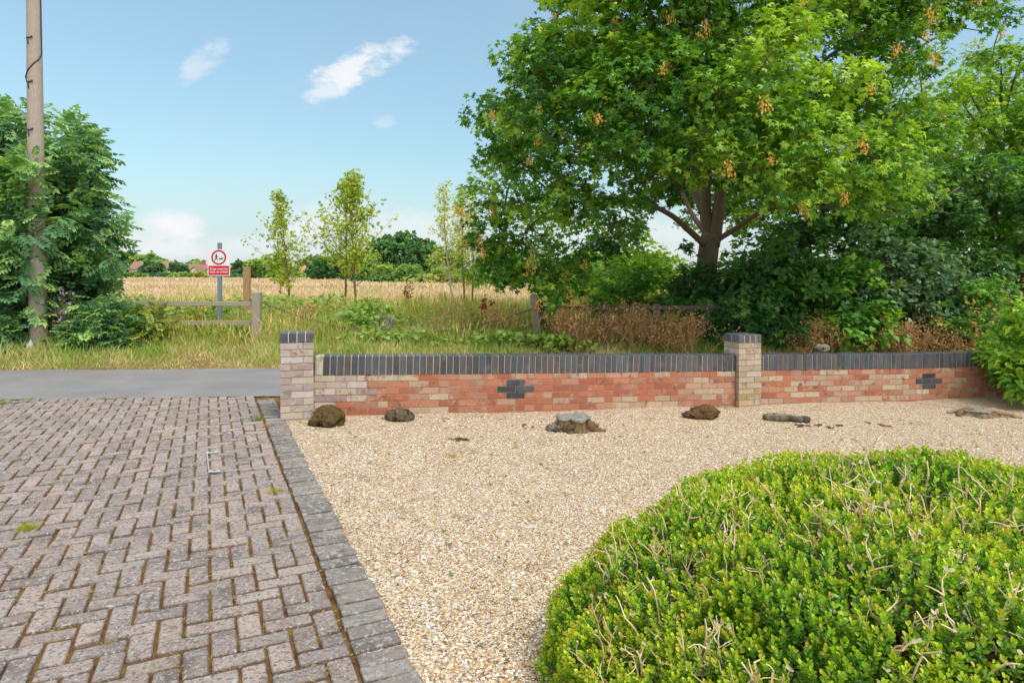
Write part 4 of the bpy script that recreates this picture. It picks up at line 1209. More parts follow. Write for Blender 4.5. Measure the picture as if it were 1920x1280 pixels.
# tree guards
for i, (px, py0, py1, Y, lb) in enumerate(((822, 634, 611, 13.4, 'white plastic tree guard tube standing upright in the grass behind the chain'), (772, 626, 612, 14.2, 'short greenish plastic tree guard tube leaning in the grass behind the chain'))):
    a, b_ = at(px, py0 + 10, Y), at(px + 2, py1, Y); mb = MB(); mb.tube([a, b_], .038, 10, sr(206, 220, 206) if i == 0 else sr(190, 204, 176), False); mb.tube([a, b_], .032, 10, sr(180, 196, 180), False)
    tag(mb.build('tree_guard', M_paint), lb, 'tree guard', 'tree guards in the meadow')
b_ = at(724, 650, 13.0)
flower_plant('thistle_plant', 'mauve flowered thistle growing by the low point of the chain', 'flowers', (b_[0], 13.0, gz(b_[0], 13)), .58, .10, 6, (sr(120, 140, 80), sr(150, 160, 100)), (sr(172, 140, 172), sr(196, 170, 196)), .06, 9, leafT=(OVAL_V, OVAL_F))
b_ = at(270, 640, 12.4)
flower_plant('ragwort_plant', 'yellow topped weed standing in the grass in front of the fence', 'flowers', (at(365, 0, 12.9)[0], 12.9, .2), .8, .2, 9, (sr(120, 150, 60), sr(160, 170, 70)), (sr(220, 190, 60), sr(230, 206, 90)), .06, 5, leafT=(OVAL_V, OVAL_F))

# ------------------------------------------------------------ bushes beyond the road
G_DK = (sr(46, 86, 46), sr(76, 120, 60), sr(120, 160, 72))
G_MD = (sr(60, 106, 44), sr(96, 146, 56), sr(150, 186, 70))
G_GR = (sr(58, 88, 66), sr(96, 126, 92), sr(140, 164, 122))
G_LM = (sr(88, 132, 40), sr(134, 172, 50), sr(178, 200, 74))
BIG = OVAL_V * [1.55, 1, 1]
GH = 'dark bushes below the spreading tree'
shrub('sycamore_bush', 'dark broad leaved bush around the foot of the spreading tree trunk', 'bush', gb_(1345, 14.6), (1.5, .9), 1.35, 56, 110, PALM_V, PALM_F, .17, G_DK, group=GH, csz=.26)
shrub('sycamore_bush', 'bright edged broad leaved bush in front of the pale gap, beyond the dark fence rails', 'bush', gb_(1180, 15.2), (1.05, .8), 1.45, 44, 90, PALM_V, PALM_F, .16, (sr(60, 104, 40), sr(96, 146, 50), sr(150, 188, 64)), group=GH, csz=.3)
shrub('sycamore_bush', 'tall leafy suckers rising in the gap just before the forked trunk', 'bush', gb_(1290, 15.3), (.4, .4), 1.9, 26, 80, PALM_V, PALM_F, .16, G_DK, group=GH, csz=.34)
shrub('hazel_bush', 'dark hazel like bush with large oval leaves behind the cream pillar', 'bush', gb_(1470, 14.0), (1.35, .8), 2.05, 60, 110, BIG, OVAL_F, .17, G_DK, group=GH, csz=.26)
shrub('hazel_bush', 'medium green bush with oval leaves in front of the dark hedge', 'bush', gb_(1590, 13.6), (1.0, .7), 1.65, 46, 110, BIG, OVAL_F, .14, G_MD, group=GH, csz=.3)
shrub('sycamore_bush', 'low dark bush immediately behind the cream pillar cap', 'bush', gb_(1415, 13.1), (.85, .45), 1.0, 36, 90, PALM_V, PALM_F, .15, (sr(44, 88, 44), sr(74, 118, 58), sr(110, 150, 70)), group=GH, csz=.34)
shrub('dogwood_bush', 'grey green willowy bush with pale leaf undersides above the brown dead stalks', 'bush', gb_(1700, 14.0), (1.45, .8), 2.25, 66, 110, BIG * [.8, 1, 1], OVAL_F, .15, G_GR, group=GH, csz=.26)
shrub('bramble_bush', 'bright green bramble bush between the dead stalks and the yellow green shrub', 'bush', gb_(1830, 13.3), (1.0, .6), 1.6, 50, 100, PALM_V, PALM_F, .12, G_MD, group=GH, csz=.28)
shrub('hedge_bush', 'tall dense dark bush filling the space under the spreading tree branches', 'bush', gb_(1560, 16.5), (2.6, 1.0), 3.4, 90, 120, BIG, OVAL_F, .16, G_DK, group=GH, csz=.22)
shrub('hedge_bush', 'tall dark ivy clad mass behind the grey green bush', 'bush', gb_(1850, 16.2), (2.4, 1.1), 4.1, 100, 130, BIG, OVAL_F, .14, (sr(40, 78, 44), sr(70, 112, 58), sr(120, 152, 84)), group=GH, csz=.2)
shrub('hedge_bush', 'light green leafy bush behind the fence seen through the gap left of the trunk', 'bush', gb_(1150, 24), (2.6, 1.2), 2.3, 50, 100, BIG, OVAL_F, .2, G_LM, group=GH, csz=.28)

def bgtree(label, px, pyt, Y, wpx, n, nleaf, size, cols, T=BIG, Fc=OVAL_F, name='hedgerow_tree', pyb=None, group='trees behind the dark bushes', csz=.24, trunkc=sr(104, 92, 76), low=.18):
    base = gb_(px, Y); H = (CH - (pyt - HY) / F * Y - base[2]) * (.93 if Y > 40 else 1); rx = wpx / F * Y / 2 * (.9 if Y > 40 else 1)
    th = thing(name, label, 'tree', base, group); cr, tr = MB(), MB()
    tr.tube(bent(base - [0, 0, .2], base + [0, 0, H * .75], 0, .02, 10), np.linspace(.02 * H + .03, .02, 10), 8, trunkc)
    for i in range(n):
        u = rng.normal(size=3); u /= np.linalg.norm(u); f = .5 + .5 * rng.random() ** .5
        c = base + np.array([u[0] * rx * f, u[1] * rx * .8 * f, H * (low + (1 - low) * .5 * (1 + u[2] * f * .94))])
        k = csz * min(rx, H / 2) * rng.uniform(.7, 1.3)
        sprays(cr, c, (k, k, k * .75), nleaf, T, Fc, size, cols, 7, .4, .4, .35)
        if i % 3 == 0: tr.tube(bent(base + [0, 0, H * rng.uniform(.2, .6)], c, .03, .05, 6), np.linspace(.06, .015, 6) * (H / 8 + .2), 5, trunkc)
    cr.build('crown', M_leaf if Y < 40 else M_far, th); tr.build('trunk', M_bark, th, True)
    return th
G_WIL = (sr(104, 128, 76), sr(144, 164, 104), sr(184, 196, 140))
bgtree('pale olive willow showing between the spreading tree and the lime green tree', 1780, 90, 27, 330, 60, 170, .26, G_WIL, OVAL_V * [.6, 1, 1], csz=.26)
bgtree('lime green tree with bright yellowish leaves rising above the ivy clad mass', 1905, 85, 19.5, 330, 110, 150, .17, G_LM, PALM_V, PALM_F, csz=.25, low=.3)
bgtree('mid green tree leaning over the ivy mass below the lime green tree', 1860, 300, 18.2, 300, 60, 130, .16, G_MD, csz=.26, low=.3)

# dead brown stalks along the far verge
def dead(px, Y, w_, h, n, label):
    base = gb_(px, Y); th = thing('dead_weed_clump', label, 'dead weeds', base, 'dead brown cow parsley behind the wall')
    st, hd_ = MB(), MB()
    for i in range(n):
        a_ = base + [rng.normal(0, w_ * .5), rng.normal(0, .2), -.03]; e = a_ + [rng.normal(0, .24), rng.normal(0, .15), h * rng.uniform(.3, 1.3) * math.exp(-((a_[0] - base[0]) / w_) ** 2 * .35)]
        c_ = lerpc(sr(176, 136, 94), sr(222, 190, 140), rng.random()); st.tube(bent(a_, e, 0, .06, 6), np.linspace(.007, .0035, 6), 4, tuple(c_))
        m_ = a_ + (e - a_) * rng.uniform(.5, .8)
        tips = [e]
        for _ in range(3):
            e2 = m_ + [rng.normal(0, .12), rng.normal(0, .1), rng.uniform(.05, .28)]; st.tube(bent(m_, e2, 0, .05, 4), np.linspace(.004, .0025, 4), 4, tuple(c_)); tips.append(e2)
        for e2 in tips:
            k = 6; D = unit(rng.normal(size=(k, 3)) + [0, 0, .6]); N_ = unit(rng.normal(size=(k, 3)))
            hd_.inst(OVAL_V, OVAL_F, e2 + rng.normal(0, .05, (k, 3)), D, N_, .03 + .04 * rng.random(k), lerpc(sr(176, 128, 88), sr(218, 180, 132), rng.random(k)))
    st.build('stalks', M_grass, th); hd_.build('seed_heads', M_grass, th)['kind'] = 'stuff'
for (px, Y, w_, h, n, lb) in ((1085, 12.5, .45, .72, 46, 'straw brown dead stalks in front of the leaning fence post rails'), (1180, 12.6, .5, .8, 50, 'tangled brown dead stalks before the bright edged bush'),
                              (1275, 12.5, .42, .78, 46, 'tall dry forked brown stalks in front of the trunk foot bush'), (1530, 12.9, .5, .68, 46, 'brown dead stalks right of the cream pillar at the foot of the oval leaved bush'),
                              (1690, 13.0, .5, .80, 60, 'largest rusty brown patch of dead stalks below the grey green bush'), (1780, 13.0, .4, .70, 40, 'rusty brown dead stalks next to the bramble bush')):
    dead(px, Y, w_, h, n, lb)
for (px, Y, w_, h, n, lb) in ((325, 12.75, .5, .6, 16, 'thin straw coloured dead stalks in front of the grey rail fence'), (560, 13.3, .6, .7, 20, 'thin straw coloured dead stalks where the chain leaves the pointed post'),
                              (850, 13.4, .6, .65, 18, 'sparse dead stalks in the meadow beside the tree guard tubes'), (940, 13.0, .5, .7, 18, 'sparse dead stalks by the leaning fence post, near the chain end')):
    dead(px, Y, w_, h, n, lb)
# elder-like growth in front of the fence, by the pole
shrub('elder_bush', 'low green elder bush with divided leaves between the mallow and the fence', 'bush', gb_(190, 12.3), (.5, .4), .85, 30, 46, PIN_V, PIN_F, .26, G_ASH, csz=.34, stems=8, spray=5)
shrub('elder_bush', 'yellowish low elder bush leaning on the grey fence rails', 'bush', gb_(268, 12.5), (.45, .3), .55, 18, 40, PIN_V, PIN_F, .22, (sr(90, 120, 56), sr(130, 150, 70), sr(170, 176, 80)), csz=.34, stems=8, spray=5)
shrub('elder_bush', 'dark low elder bush at the foot of the pole on the roadside grass', 'bush', gb_(15, 12.2), (.6, .35), .9, 26, 44, PIN_V, PIN_F, .25, G_ASH, csz=.34, stems=8, spray=5)
b_ = gb_(1838, 11.6)
# shrub at the right hand end of the wall
shrub('garden_shrub', 'bright yellow green shrub with narrow leaves hanging over the end of the wall', 'shrub', (7.55, 9.0, -.25), (.9, .7), 1.95, 84, 95, BIG * [.72, 1, 1], OVAL_F, .105, (sr(78, 128, 44), sr(120, 168, 52), sr(176, 200, 74)), csz=.24, stems=10, droop=.5, low=.06)
flower_plant('buddleia_spray', 'yellow and mauve flowering weed stems behind the end of the curved wall', 'flowers', (*gb_(1850, 11.9)[:2], .1), 1.25, .28, 10, (sr(120, 160, 60), sr(160, 186, 70)), (sr(214, 186, 70), sr(170, 110, 120)), .08, 6, leafT=(OVAL_V, OVAL_F))

# ------------------------------------------------------------ far side of the meadow
GF = 'trees and bushes on the far side of the meadow'
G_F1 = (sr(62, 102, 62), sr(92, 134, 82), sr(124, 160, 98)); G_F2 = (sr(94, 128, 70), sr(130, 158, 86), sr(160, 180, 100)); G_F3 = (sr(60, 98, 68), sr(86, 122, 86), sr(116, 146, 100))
FAR = [  # label, px, top row, depth, width px, clumps, colours
    ('large round dark green tree standing alone beyond the saplings', 762, 432, 95, 150, 60, G_F1, .12), ('yellow green tree leaning against the large round tree', 692, 466, 92, 80, 30, G_F2, .05),
    ('mid green tree half behind the tallest sapling', 620, 478, 110, 90, 30, G_F1, .05), ('dark upright tree between the dog sign and the timber post', 450, 488, 170, 26, 14, G_F3, .05),
    ('yellow green tree just past the timber post', 490, 482, 130, 60, 22, G_F2, .05), ('two tone tree above the brown roofed house', 240, 472, 262, 60, 22, G_F3, .1), ('feathery pale tree beside the brown roof', 272, 474, 258, 54, 22, G_F2, .1),
    ('dark rounded tree in front of the brown roofed house', 284, 490, 175, 42, 20, G_F3, .02), ('dark conical tree between the two cream houses', 336, 494, 190, 24, 12, G_F3, .02), ('small pale tree showing above the cream gables', 366, 489, 250, 40, 14, G_F2, .2),
    ('yellowish tree behind the clear standing sapling', 520, 496, 150, 60, 18, G_F2, .05), ('dark tree behind the orange roofed cottage', 590, 479, 210, 60, 18, G_F3, .1), ('green tree above the second cream house', 303, 487, 240, 36, 14, G_F2, .2),
    ('bright green tree at the fence seen below the spreading tree', 940, 478, 60, 130, 40, G_F2, .02), ('pale green bush tree filling the gap left of the trunk', 1120, 470, 55, 160, 46, G_F2, .02), ('green tree beyond the birches', 835, 470, 88, 70, 24, G_F2, .05),
    ('dark green tree far behind the dark hedge', 1220, 474, 70, 90, 30, G_F3, .02), ('broad tree closing the meadow behind the ash thicket', 190, 478, 150, 80, 24, G_F2, .02)]
for lb, px, pyt, Y, wpx, n, cols, low in FAR:
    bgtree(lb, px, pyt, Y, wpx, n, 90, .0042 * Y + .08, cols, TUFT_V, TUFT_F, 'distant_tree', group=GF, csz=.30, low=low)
def farbush(lb, px, pyt, Y, wpx, n, cols):
    b_ = gb_(px, Y); H = CH - (pyt - HY) / F * Y - b_[2]
    shrub('distant_bush', lb, 'bush', b_, (wpx / F * Y / 2, wpx / F * Y / 4), H, n, 70, TUFT_V, TUFT_F, .004 * Y + .06, cols, M_far, GF, .36, stems=2)
farbush('low green bush mound in front of the large round tree', 745, 500, 78, 110, 34, G_F2)
farbush('long low bush mound stretching toward the spreading tree', 840, 508, 74, 130, 34, (sr(110, 138, 78), sr(146, 166, 92), sr(176, 178, 110)))
farbush('low bush between the round tree and the saplings', 690, 507, 85, 70, 20, G_F1)
for i, (px, pyt, Y, wpx, cols, lb) in enumerate(((250, 512, 160, 50, G_F2, 'low hedge bush at the meadow edge by the ash thicket'), (300, 513, 165, 50, G_F3, 'low hedge bush below the brown roofed house'), (340, 512, 160, 44, G_F2, 'yellowish hedge bush between the houses'),
                                      (385, 511, 158, 50, (sr(140, 150, 80), sr(170, 170, 90), sr(190, 180, 110)), 'golden hedge bush in front of the cream gables'), (430, 514, 160, 56, G_F1, 'low hedge bush behind the sign post'), (480, 512, 150, 60, G_F1, 'low hedge bush behind the timber post'),
                                      (555, 511, 150, 60, G_F2, 'low hedge bush below the orange roofed cottage'), (610, 509, 140, 70, G_F1, 'low hedge bush behind the twin saplings'), (660, 508, 120, 60, G_F1, 'low hedge bush close to the round tree'),
                                      (930, 510, 70, 120, G_F2, 'low bush beyond the birches under the spreading tree'), (1020, 508, 66, 120, G_F1, 'low bush right behind the leaning post'))):
    farbush(lb, px, pyt + 3.5, Y, wpx, 16, cols)

# houses
WC, WW, RB, RO = sr(214, 204, 176), sr(226, 224, 216), sr(150, 116, 104), sr(196, 128, 104)
def house(label, px, Y, wpx, eave_py, ridge_py, roofc, wallc, gable=False, windows=(), chim=(), depth=7):
    b_ = gb_(px, Y); s_ = Y / F; W2 = wpx * s_ / 2; ze = CH - (eave_py - HY) * s_; zr = CH - (ridge_py - HY) * s_
    th = thing('house', label, 'house', b_, 'houses beyond the meadow'); x, y = b_[0], b_[1]; z0 = b_[2] - .3
    mb = MB()
    if gable: V_ = [[x - W2, y, z0], [x + W2, y, z0], [x + W2, y, ze], [x, y, zr - .1], [x - W2, y, ze]]
    else: V_ = [[x - W2, y, z0], [x + W2, y, z0], [x + W2, y, ze], [x - W2, y, ze]]
    n = len(V_); V2 = [[a_, b2 + depth, c_] for a_, b2, c_ in V_]
    if not gable:
        V_ += [[x - W2, y + depth / 2, zr - .1], [x + W2, y + depth / 2, zr - .1]]
        mb.add(V_ + V2, [[0, 1, 2, 3], [9, 8, 7, 6], [0, 3, 4, 9, 6], [1, 7, 8, 5, 2]], wallc)
    else: mb.add(V_ + V2, [[0, 1, 2, 3, 4], [9, 8, 7, 6, 5], [0, 4, 9, 5], [1, 6, 7, 2]], wallc)
    mb.build('wall', M_wall, th)
    mb = MB(); o_ = .35; t_ = .22
    if gable:
        for sg_ in (-1, 1):
            sl = (zr - ze) / W2
            q = [[x, y - o_, zr + t_], [x + sg_ * (W2 + o_), y - o_, ze - sl * o_ + t_], [x + sg_ * (W2 + o_), y + depth + o_, ze - sl * o_ + t_], [x, y + depth + o_, zr + t_]]
            q += [[a_, b2, c_ - t_] for a_, b2, c_ in q]; mb.add(q, [[0, 1, 2, 3], [7, 6, 5, 4], [0, 4, 5, 1], [1, 5, 6, 2], [2, 6, 7, 3]], roofc)
    else:
        for sg_ in (0, 1):
            ye = y - o_ if sg_ == 0 else y + depth + o_; sl = (zr - ze) / (depth / 2)
            q = [[x - W2 - o_, ye, ze - sl * o_ + t_], [x + W2 + o_, ye, ze - sl * o_ + t_], [x + W2 + o_, y + depth / 2, zr + t_], [x - W2 - o_, y + depth / 2, zr + t_]]
            q += [[a_, b2, c_ - t_] for a_, b2, c_ in q]; mb.add(q, [[0, 1, 2, 3], [7, 6, 5, 4], [0, 4, 5, 1], [1, 5, 6, 2], [0, 3, 7, 4]], roofc)
    rf = sub(mb.build('roof', M_roof, th), th)
    for (cxp, top, w_) in chim:
        mb = MB(); X_ = (cxp - HX) * s_; zt = CH - (top - HY) * s_; mb.box([X_, y + depth / 2, (zt + zr - 1) / 2], (w_ * s_, .7, zt - zr + 1), None, sr(170, 104, 80), .03)
        mb.box([X_, y + depth / 2, zt + .08], (w_ * s_ + .2, .9, .16), None, sr(150, 92, 72)); mb.tube([[X_ - .2, y + depth / 2, zt + .1], [X_ - .2, y + depth / 2, zt + .6]], .13, 8, sr(176, 100, 76)); mb.tube([[X_ + .2, y + depth / 2, zt + .1], [X_ + .2, y + depth / 2, zt + .6]], .13, 8, sr(176, 100, 76))
        mb.build('chimney', M_wall, rf)
    for (wx_, wy_, ww_, wh_) in windows:
        X_, Z_ = (wx_ - HX) * s_, CH - (wy_ - HY) * s_
        mb = MB(); w2, h2 = ww_ * s_, wh_ * s_
        for dx_, dz_, a_, c_ in ((-w2 / 2, 0, .14, h2), (w2 / 2, 0, .14, h2), (0, h2 / 2, w2 + .14, .14), (0, -h2 / 2, w2 + .2, .16), (0, 0, .1, h2 - .1)): mb.box([X_ + dx_, y - .06 - (.02 if a_ > .2 else 0), Z_ + dz_], (a_, .12, c_), None, sr(236, 236, 232))
        wn = sub(mb.build('window', M_paint, th), th)
        mb = MB(); mb.box([X_, y - .02, Z_], (w2, .06, h2), None, sr(60, 70, 80)); mb.build('pane', M_glass, wn)
    return th
house('long low house with a brown tiled roof behind the dark rounded tree', 262, 225, 40, 504, 491, RB, sr(196, 176, 150), windows=((255, 509, 3, 4),))
house('brown roofed house with white windows and one thin chimney next to the dark rounded tree', 308, 222, 32, 504, 492, RB, WC, windows=((302, 506, 3, 4), (310, 506, 4, 4), (317, 506, 3, 4)), chim=((318.5, 489, 2.2),))
house('main range of the cream house with red brown roof and a tall chimney stack', 363, 226, 42, 510, 496, RB, WC, chim=((372, 489, 6), (388, 494, 2)), depth=8)
house('cream gable with an arched looking window projecting before the red brown roof', 364, 216, 26, 513, 500, RB, WC, True, windows=((365, 508.5, 5, 5),), depth=6)
house('second cream gable half hidden by the dog sign', 392, 217, 22, 513, 502, sr(104, 100, 108), WC, True, depth=6)
house('white house end showing just past the dog sign', 437, 230, 14, 505, 497, RB, WW, windows=((438, 509, 3, 3),))
house('orange roofed white cottage between the saplings', 578, 200, 26, 509, 498, RO, WW, windows=((574, 512.5, 3, 4), (584, 512.5, 3, 4)))


# ------------------------------------------------------------ stones and stumps on the gravel
def blob(c, size, seed, rough=.22, col=(1, 1, 1), subdiv=5, flat_=-.6, rot=0.0):
    import bmesh
    bm = bmesh.new(); bmesh.ops.create_icosphere(bm, subdivisions=subdiv, radius=1)
    Vv = []
    for v in bm.verts:
        p = v.co.copy(); q = Vector((seed, seed * 1.3, seed * .7))
        d = 1 + rough * mnoise.noise(p * 1.1 + q) * 1.6 + rough * .6 * mnoise.noise(p * 2.7 + q) + rough * .35 * mnoise.noise(p * 7 + q) + rough * .25 * mnoise.noise(p * 16 + q)
        p = p * d
        p.z = max(p.z, flat_)
        Vv.append((p.x, p.y, p.z))
    fs = np.array([[v.index for v in f.verts] for f in bm.faces]); bm.free()
    Vv = np.array(Vv) * size; ca, sa = math.cos(rot), math.sin(rot)
    Vv = np.stack([Vv[:, 0] * ca - Vv[:, 1] * sa, Vv[:, 0] * sa + Vv[:, 1] * ca, Vv[:, 2]], -1) + np.asarray(c)
    return Vv, fs
GR_ = 'rough brown stones along the foot of the wall'
def gpt(px, py, Y): c = at(px, py, Y); return np.array([c[0], Y, float(grav_z(np.array(c[0]), np.array(Y)))])
for px, Y, sz, sd, col, lb in ((614, 6.93, (.165, .13, .135), 3.1, sr(120, 98, 58), 'largest knobbly brown stone against the corner of the pale pillar'), (748, 7.16, (.145, .11, .085), 8.3, sr(128, 112, 90), 'smooth grey brown oval stone leaning on the red wall'),
                               (1314, 7.85, (.185, .13, .105), 5.7, sr(132, 98, 60), 'wedge shaped rusty brown stone in front of the cream pillar')):
    mb = MB(); c = gpt(px, 700, Y); mb.add(*blob(c + [0, 0, sz[2] * .45], sz, sd, .28 if sz[2] > .1 else .16), col)
    tag(mb.build('stone', M_stone, smooth=True), lb, 'stone', GR_)
mb = MB(); c = gpt(1548, 700, 9.4); mb.add(*blob(c + [0, .12, .68], (.11, .09, .07), 2.2, .2), sr(170, 160, 140)); tag(mb.build('stone', M_stone, smooth=True), 'small pale stone sitting on the coping of the curved wall', 'stone')

# main stump: grey cracked cut face above torn brown bark
def stump(label, c, r, h, lobes, cut, bark, cat='stump', squash=.7, seed=1.0, roots=()):
    th = thing('tree_stump', label, cat, c, 'weathered tree stumps in the gravel'); n = 72
    ang = np.linspace(0, 2 * np.pi, n, endpoint=False)
    nz_ = np.array([mnoise.noise(Vector((math.cos(a_) * 1.5 + seed, math.sin(a_) * 1.5, seed))) + .5 * mnoise.noise(Vector((math.cos(a_) * 4 + seed, math.sin(a_) * 4, 2.0))) for a_ in ang])
    base_r = r * (1 + .30 * nz_ + .10 * np.cos(ang * lobes))
    mb = MB(); rings = []
    for f, k in ((-.25, 1.28), (0, 1.22), (.25, 1.08), (.5, 1.0), (.75, .96), (.93, .98)):
        jag = np.array([mnoise.noise(Vector((a_ * 5 + seed, f * 3, 1))) for a_ in ang])
        rr_ = base_r * (k + .10 * jag)
        rings.append(np.stack([np.cos(ang) * rr_, np.sin(ang) * rr_ * squash, np.full(n, f * h) + .08 * h * jag], -1))
    P_ = np.concatenate(rings) + c
    i = np.arange(len(rings) - 1)[:, None] * n; j = np.arange(n)[None]; k_ = (j + 1) % n
    mb.add(P_, np.stack([i + j, i + k_, i + n + k_, i + n + j], -1).reshape(-1, 4), lerpc(bark[0], bark[1], rng.random(len(P_))))
    mb.build('bark', M_stump, th, True)
    tp_ = MB(); rings = []; R_ = 12
    for q in range(R_ + 1):
        f = q / R_
        rr_ = base_r * 1.05 * f + (.02 * r * np.array([mnoise.noise(Vector((a_ * 9, seed, 3))) for a_ in ang]) if q == R_ else 0)
        zz = h * (1.0 + .16 * np.array([mnoise.noise(Vector((math.cos(a_) * f * 2.2 + seed, math.sin(a_) * f * 2.2, 4))) for a_ in ang])) - h * .22 * np.array([max(0, mnoise.noise(Vector((a_ * 3.5 + seed, f * .5, 9))) - .2) for a_ in ang]) * f
        rings.append(np.stack([np.cos(ang) * rr_, np.sin(ang) * rr_ * squash, zz], -1))
    lo = rings[-1].copy(); lo[:, 2] -= .14 * h; lo[:, :2] *= .97; rings.append(lo)
    P_ = np.concatenate(rings) + c; i = np.arange(len(rings) - 1)[:, None] * n
    cc_ = lerpc(cut[0], cut[1], np.clip(.5 + .5 * np.sin(np.linalg.norm(P_ - c, axis=1) * 160) * .5 + rng.normal(0, .2, len(P_)), 0, 1))
    tp_.add(P_, np.stack([i + j, i + k_, i + n + k_, i + n + j], -1).reshape(-1, 4), cc_)
    tp_.build('cut_face', M_stump, th, True)
    for pts, r0, r1, col in roots:
        rb = MB(); q = np.array(pts, float) + c; tt_ = np.linspace(0, 1, 14); Q = np.stack([np.interp(tt_, np.linspace(0, 1, len(q)), q[:, kk]) for kk in range(3)], -1) + rng.normal(0, r0 * .12, (14, 3))
        rb.tube(Q, np.linspace(r0, r1, 14) * (1 + rng.normal(0, .12, 14)), 9, col); rb.build('root', M_stump, th, True)
    return th
c = gpt(1078, 800, 6.95)
stump('largest tree stump, its grey cracked cut top overhanging torn brown bark', c, .185, .135, 5, (sr(150, 146, 140), sr(190, 186, 178)), (sr(120, 96, 70), sr(158, 134, 100)), seed=4.0, squash=.8,
      roots=(([(.10, -.08, .08), (.2, -.1, .03), (.30, -.1, -.02)], .06, .025, sr(136, 112, 84)), ([(-.1, -.08, .07), (-.05, -.16, .02), (-.04, -.2, -.03)], .06, .04, sr(126, 104, 78)),
             ([(-.12, .0, .07), (-.22, -.02, .05), (-.30, -.03, .0)], .035, .028, sr(140, 124, 106)), ([(-.2, -.06, .05), (-.25, -.08, .03), (-.28, -.1, -.01)], .03, .026, sr(156, 146, 132)), ([(-.12, -.1, .05), (-.19, -.11, .04), (-.22, -.12, 0)], .03, .024, sr(140, 128, 112))))
c = gpt(1836, 766, 8.35)
stump('flat pale stump with one long root pointing toward the bright shrub', c, .19, .07, 4, (sr(160, 156, 150), sr(190, 184, 174)), (sr(130, 108, 86), sr(170, 150, 122)), seed=9.0, squash=.75,
      roots=(([(.05, 0, .06), (.2, -.02, .05), (.36, -.07, .02), (.46, -.12, -.01)], .045, .02, sr(196, 166, 130)), ([(-.08, 0, .06), (-.2, -.0, .06), (-.29, -.04, .03), (-.31, -.1, -.02)], .035, .025, sr(150, 118, 92)), ([(-.05, .06, .06), (-.2, .08, .05), (-.36, .07, .02)], .03, .02, sr(176, 168, 158)), ([(.1, .06, .05), (.24, .09, .06), (.3, .08, .02)], .03, .02, sr(186, 178, 168))))
c = gpt(1475, 790, 7.75)
lg = thing('dead_log', 'dark split length of dead wood half sunk beside the cream pillar', 'log', c)
mb = MB(); Q = np.array([[-.24, .05, .03], [-.15, .03, .04], [0, 0, .045], [.12, -.03, .035], [.22, -.05, .02]]) + c
tt_ = np.linspace(0, 1, 26); Q = np.stack([np.interp(tt_, np.linspace(0, 1, 5), Q[:, k]) for k in range(3)], -1) + rng.normal(0, .004, (26, 3))
mb.tube(Q, (.045 + .012 * np.sin(tt_ * 7)) * (1 + rng.normal(0, .1, 26)), 12, lerpc(sr(92, 78, 62), sr(150, 138, 122), rng.random(26))); mb.build('trunk_wood', M_stump, lg, True)
mb = MB(); mb.tube(Q[2:20] + [.0, -.02, .035], np.linspace(.022, .012, 18) * (1 + rng.normal(0, .15, 18)), 8, sr(176, 166, 152)); mb.build('bare_strip', M_stump, lg, True)
# bits of bark and soil
for px, py, Y, n, sp, lb, cols in ((988, 787, 7.05, 7, .10, 'scatter of broken brown bark pieces left of the largest stump', (sr(120, 96, 72), sr(160, 140, 116))), (852, 817, 6.4, 9, .06, 'small heap of dry brown leaf litter on the open gravel', (sr(112, 86, 54), sr(140, 112, 70))),
                               (1530, 797, 7.5, 16, .16, 'brown bark crumbs at the tip of the dark log', (sr(104, 80, 56), sr(140, 112, 84))), (1640, 787, 7.8, 12, .2, 'brown bark crumbs between the log and the flat stump', (sr(120, 92, 66), sr(160, 128, 96)))):
    c = gpt(px, py, Y); mb = MB()
    for i in range(n):
        s_ = rng.uniform(.008, .022); mb.add(*blob(c + [rng.normal(0, sp), rng.normal(0, sp * .5), s_ * .35], (s_ * rng.uniform(1.2, 2.6), s_, s_ * .6), rng.random() * 20, .5, (1, 1, 1), 2, -.6, rng.random() * 3), lerpc(cols[0], cols[1], rng.random()))
    tag(mb.build('bark_litter', M_stump), lb, 'bark litter', kind='stuff')

mb = MB()
for i in range(260):                                                          # fallen leaves and twig ends
    Y = 2.6 + 6 * rng.random(); X = edge_r(Y) + rng.random() * (Y * .85 - edge_r(Y))
    if Y > wally(X) - .05: continue
    if rng.random() < .5: Y = Y + (wally(X) - .1 - Y) * rng.random() ** .5
    p = np.array([X, Y, float(grav_z(np.array(X), np.array(Y))) + .006]); c_ = lerpc(sr(110, 78, 50), sr(176, 138, 92), rng.random())
    if rng.random() < .5: d = unit(rng.normal(size=3) * [1, 1, .08]); mb.tube(bent(p, p + d * rng.uniform(.02, .09), 0, .08, 4), .0022, 4, tuple(c_))
    else: mb.inst(OVAL_V * [1.4, 1, 2], OVAL_F, p[None], unit(rng.normal(size=(1, 3)) * [1, 1, .2]), unit(rng.normal(0, .3, (1, 3)) + [0, 0, 1]), rng.uniform(.015, .035, 1), c_)
tag(mb.build('leaf_litter', M_grass), 'scattered dry brown leaves and twig ends on the gravel', 'litter', kind='stuff')

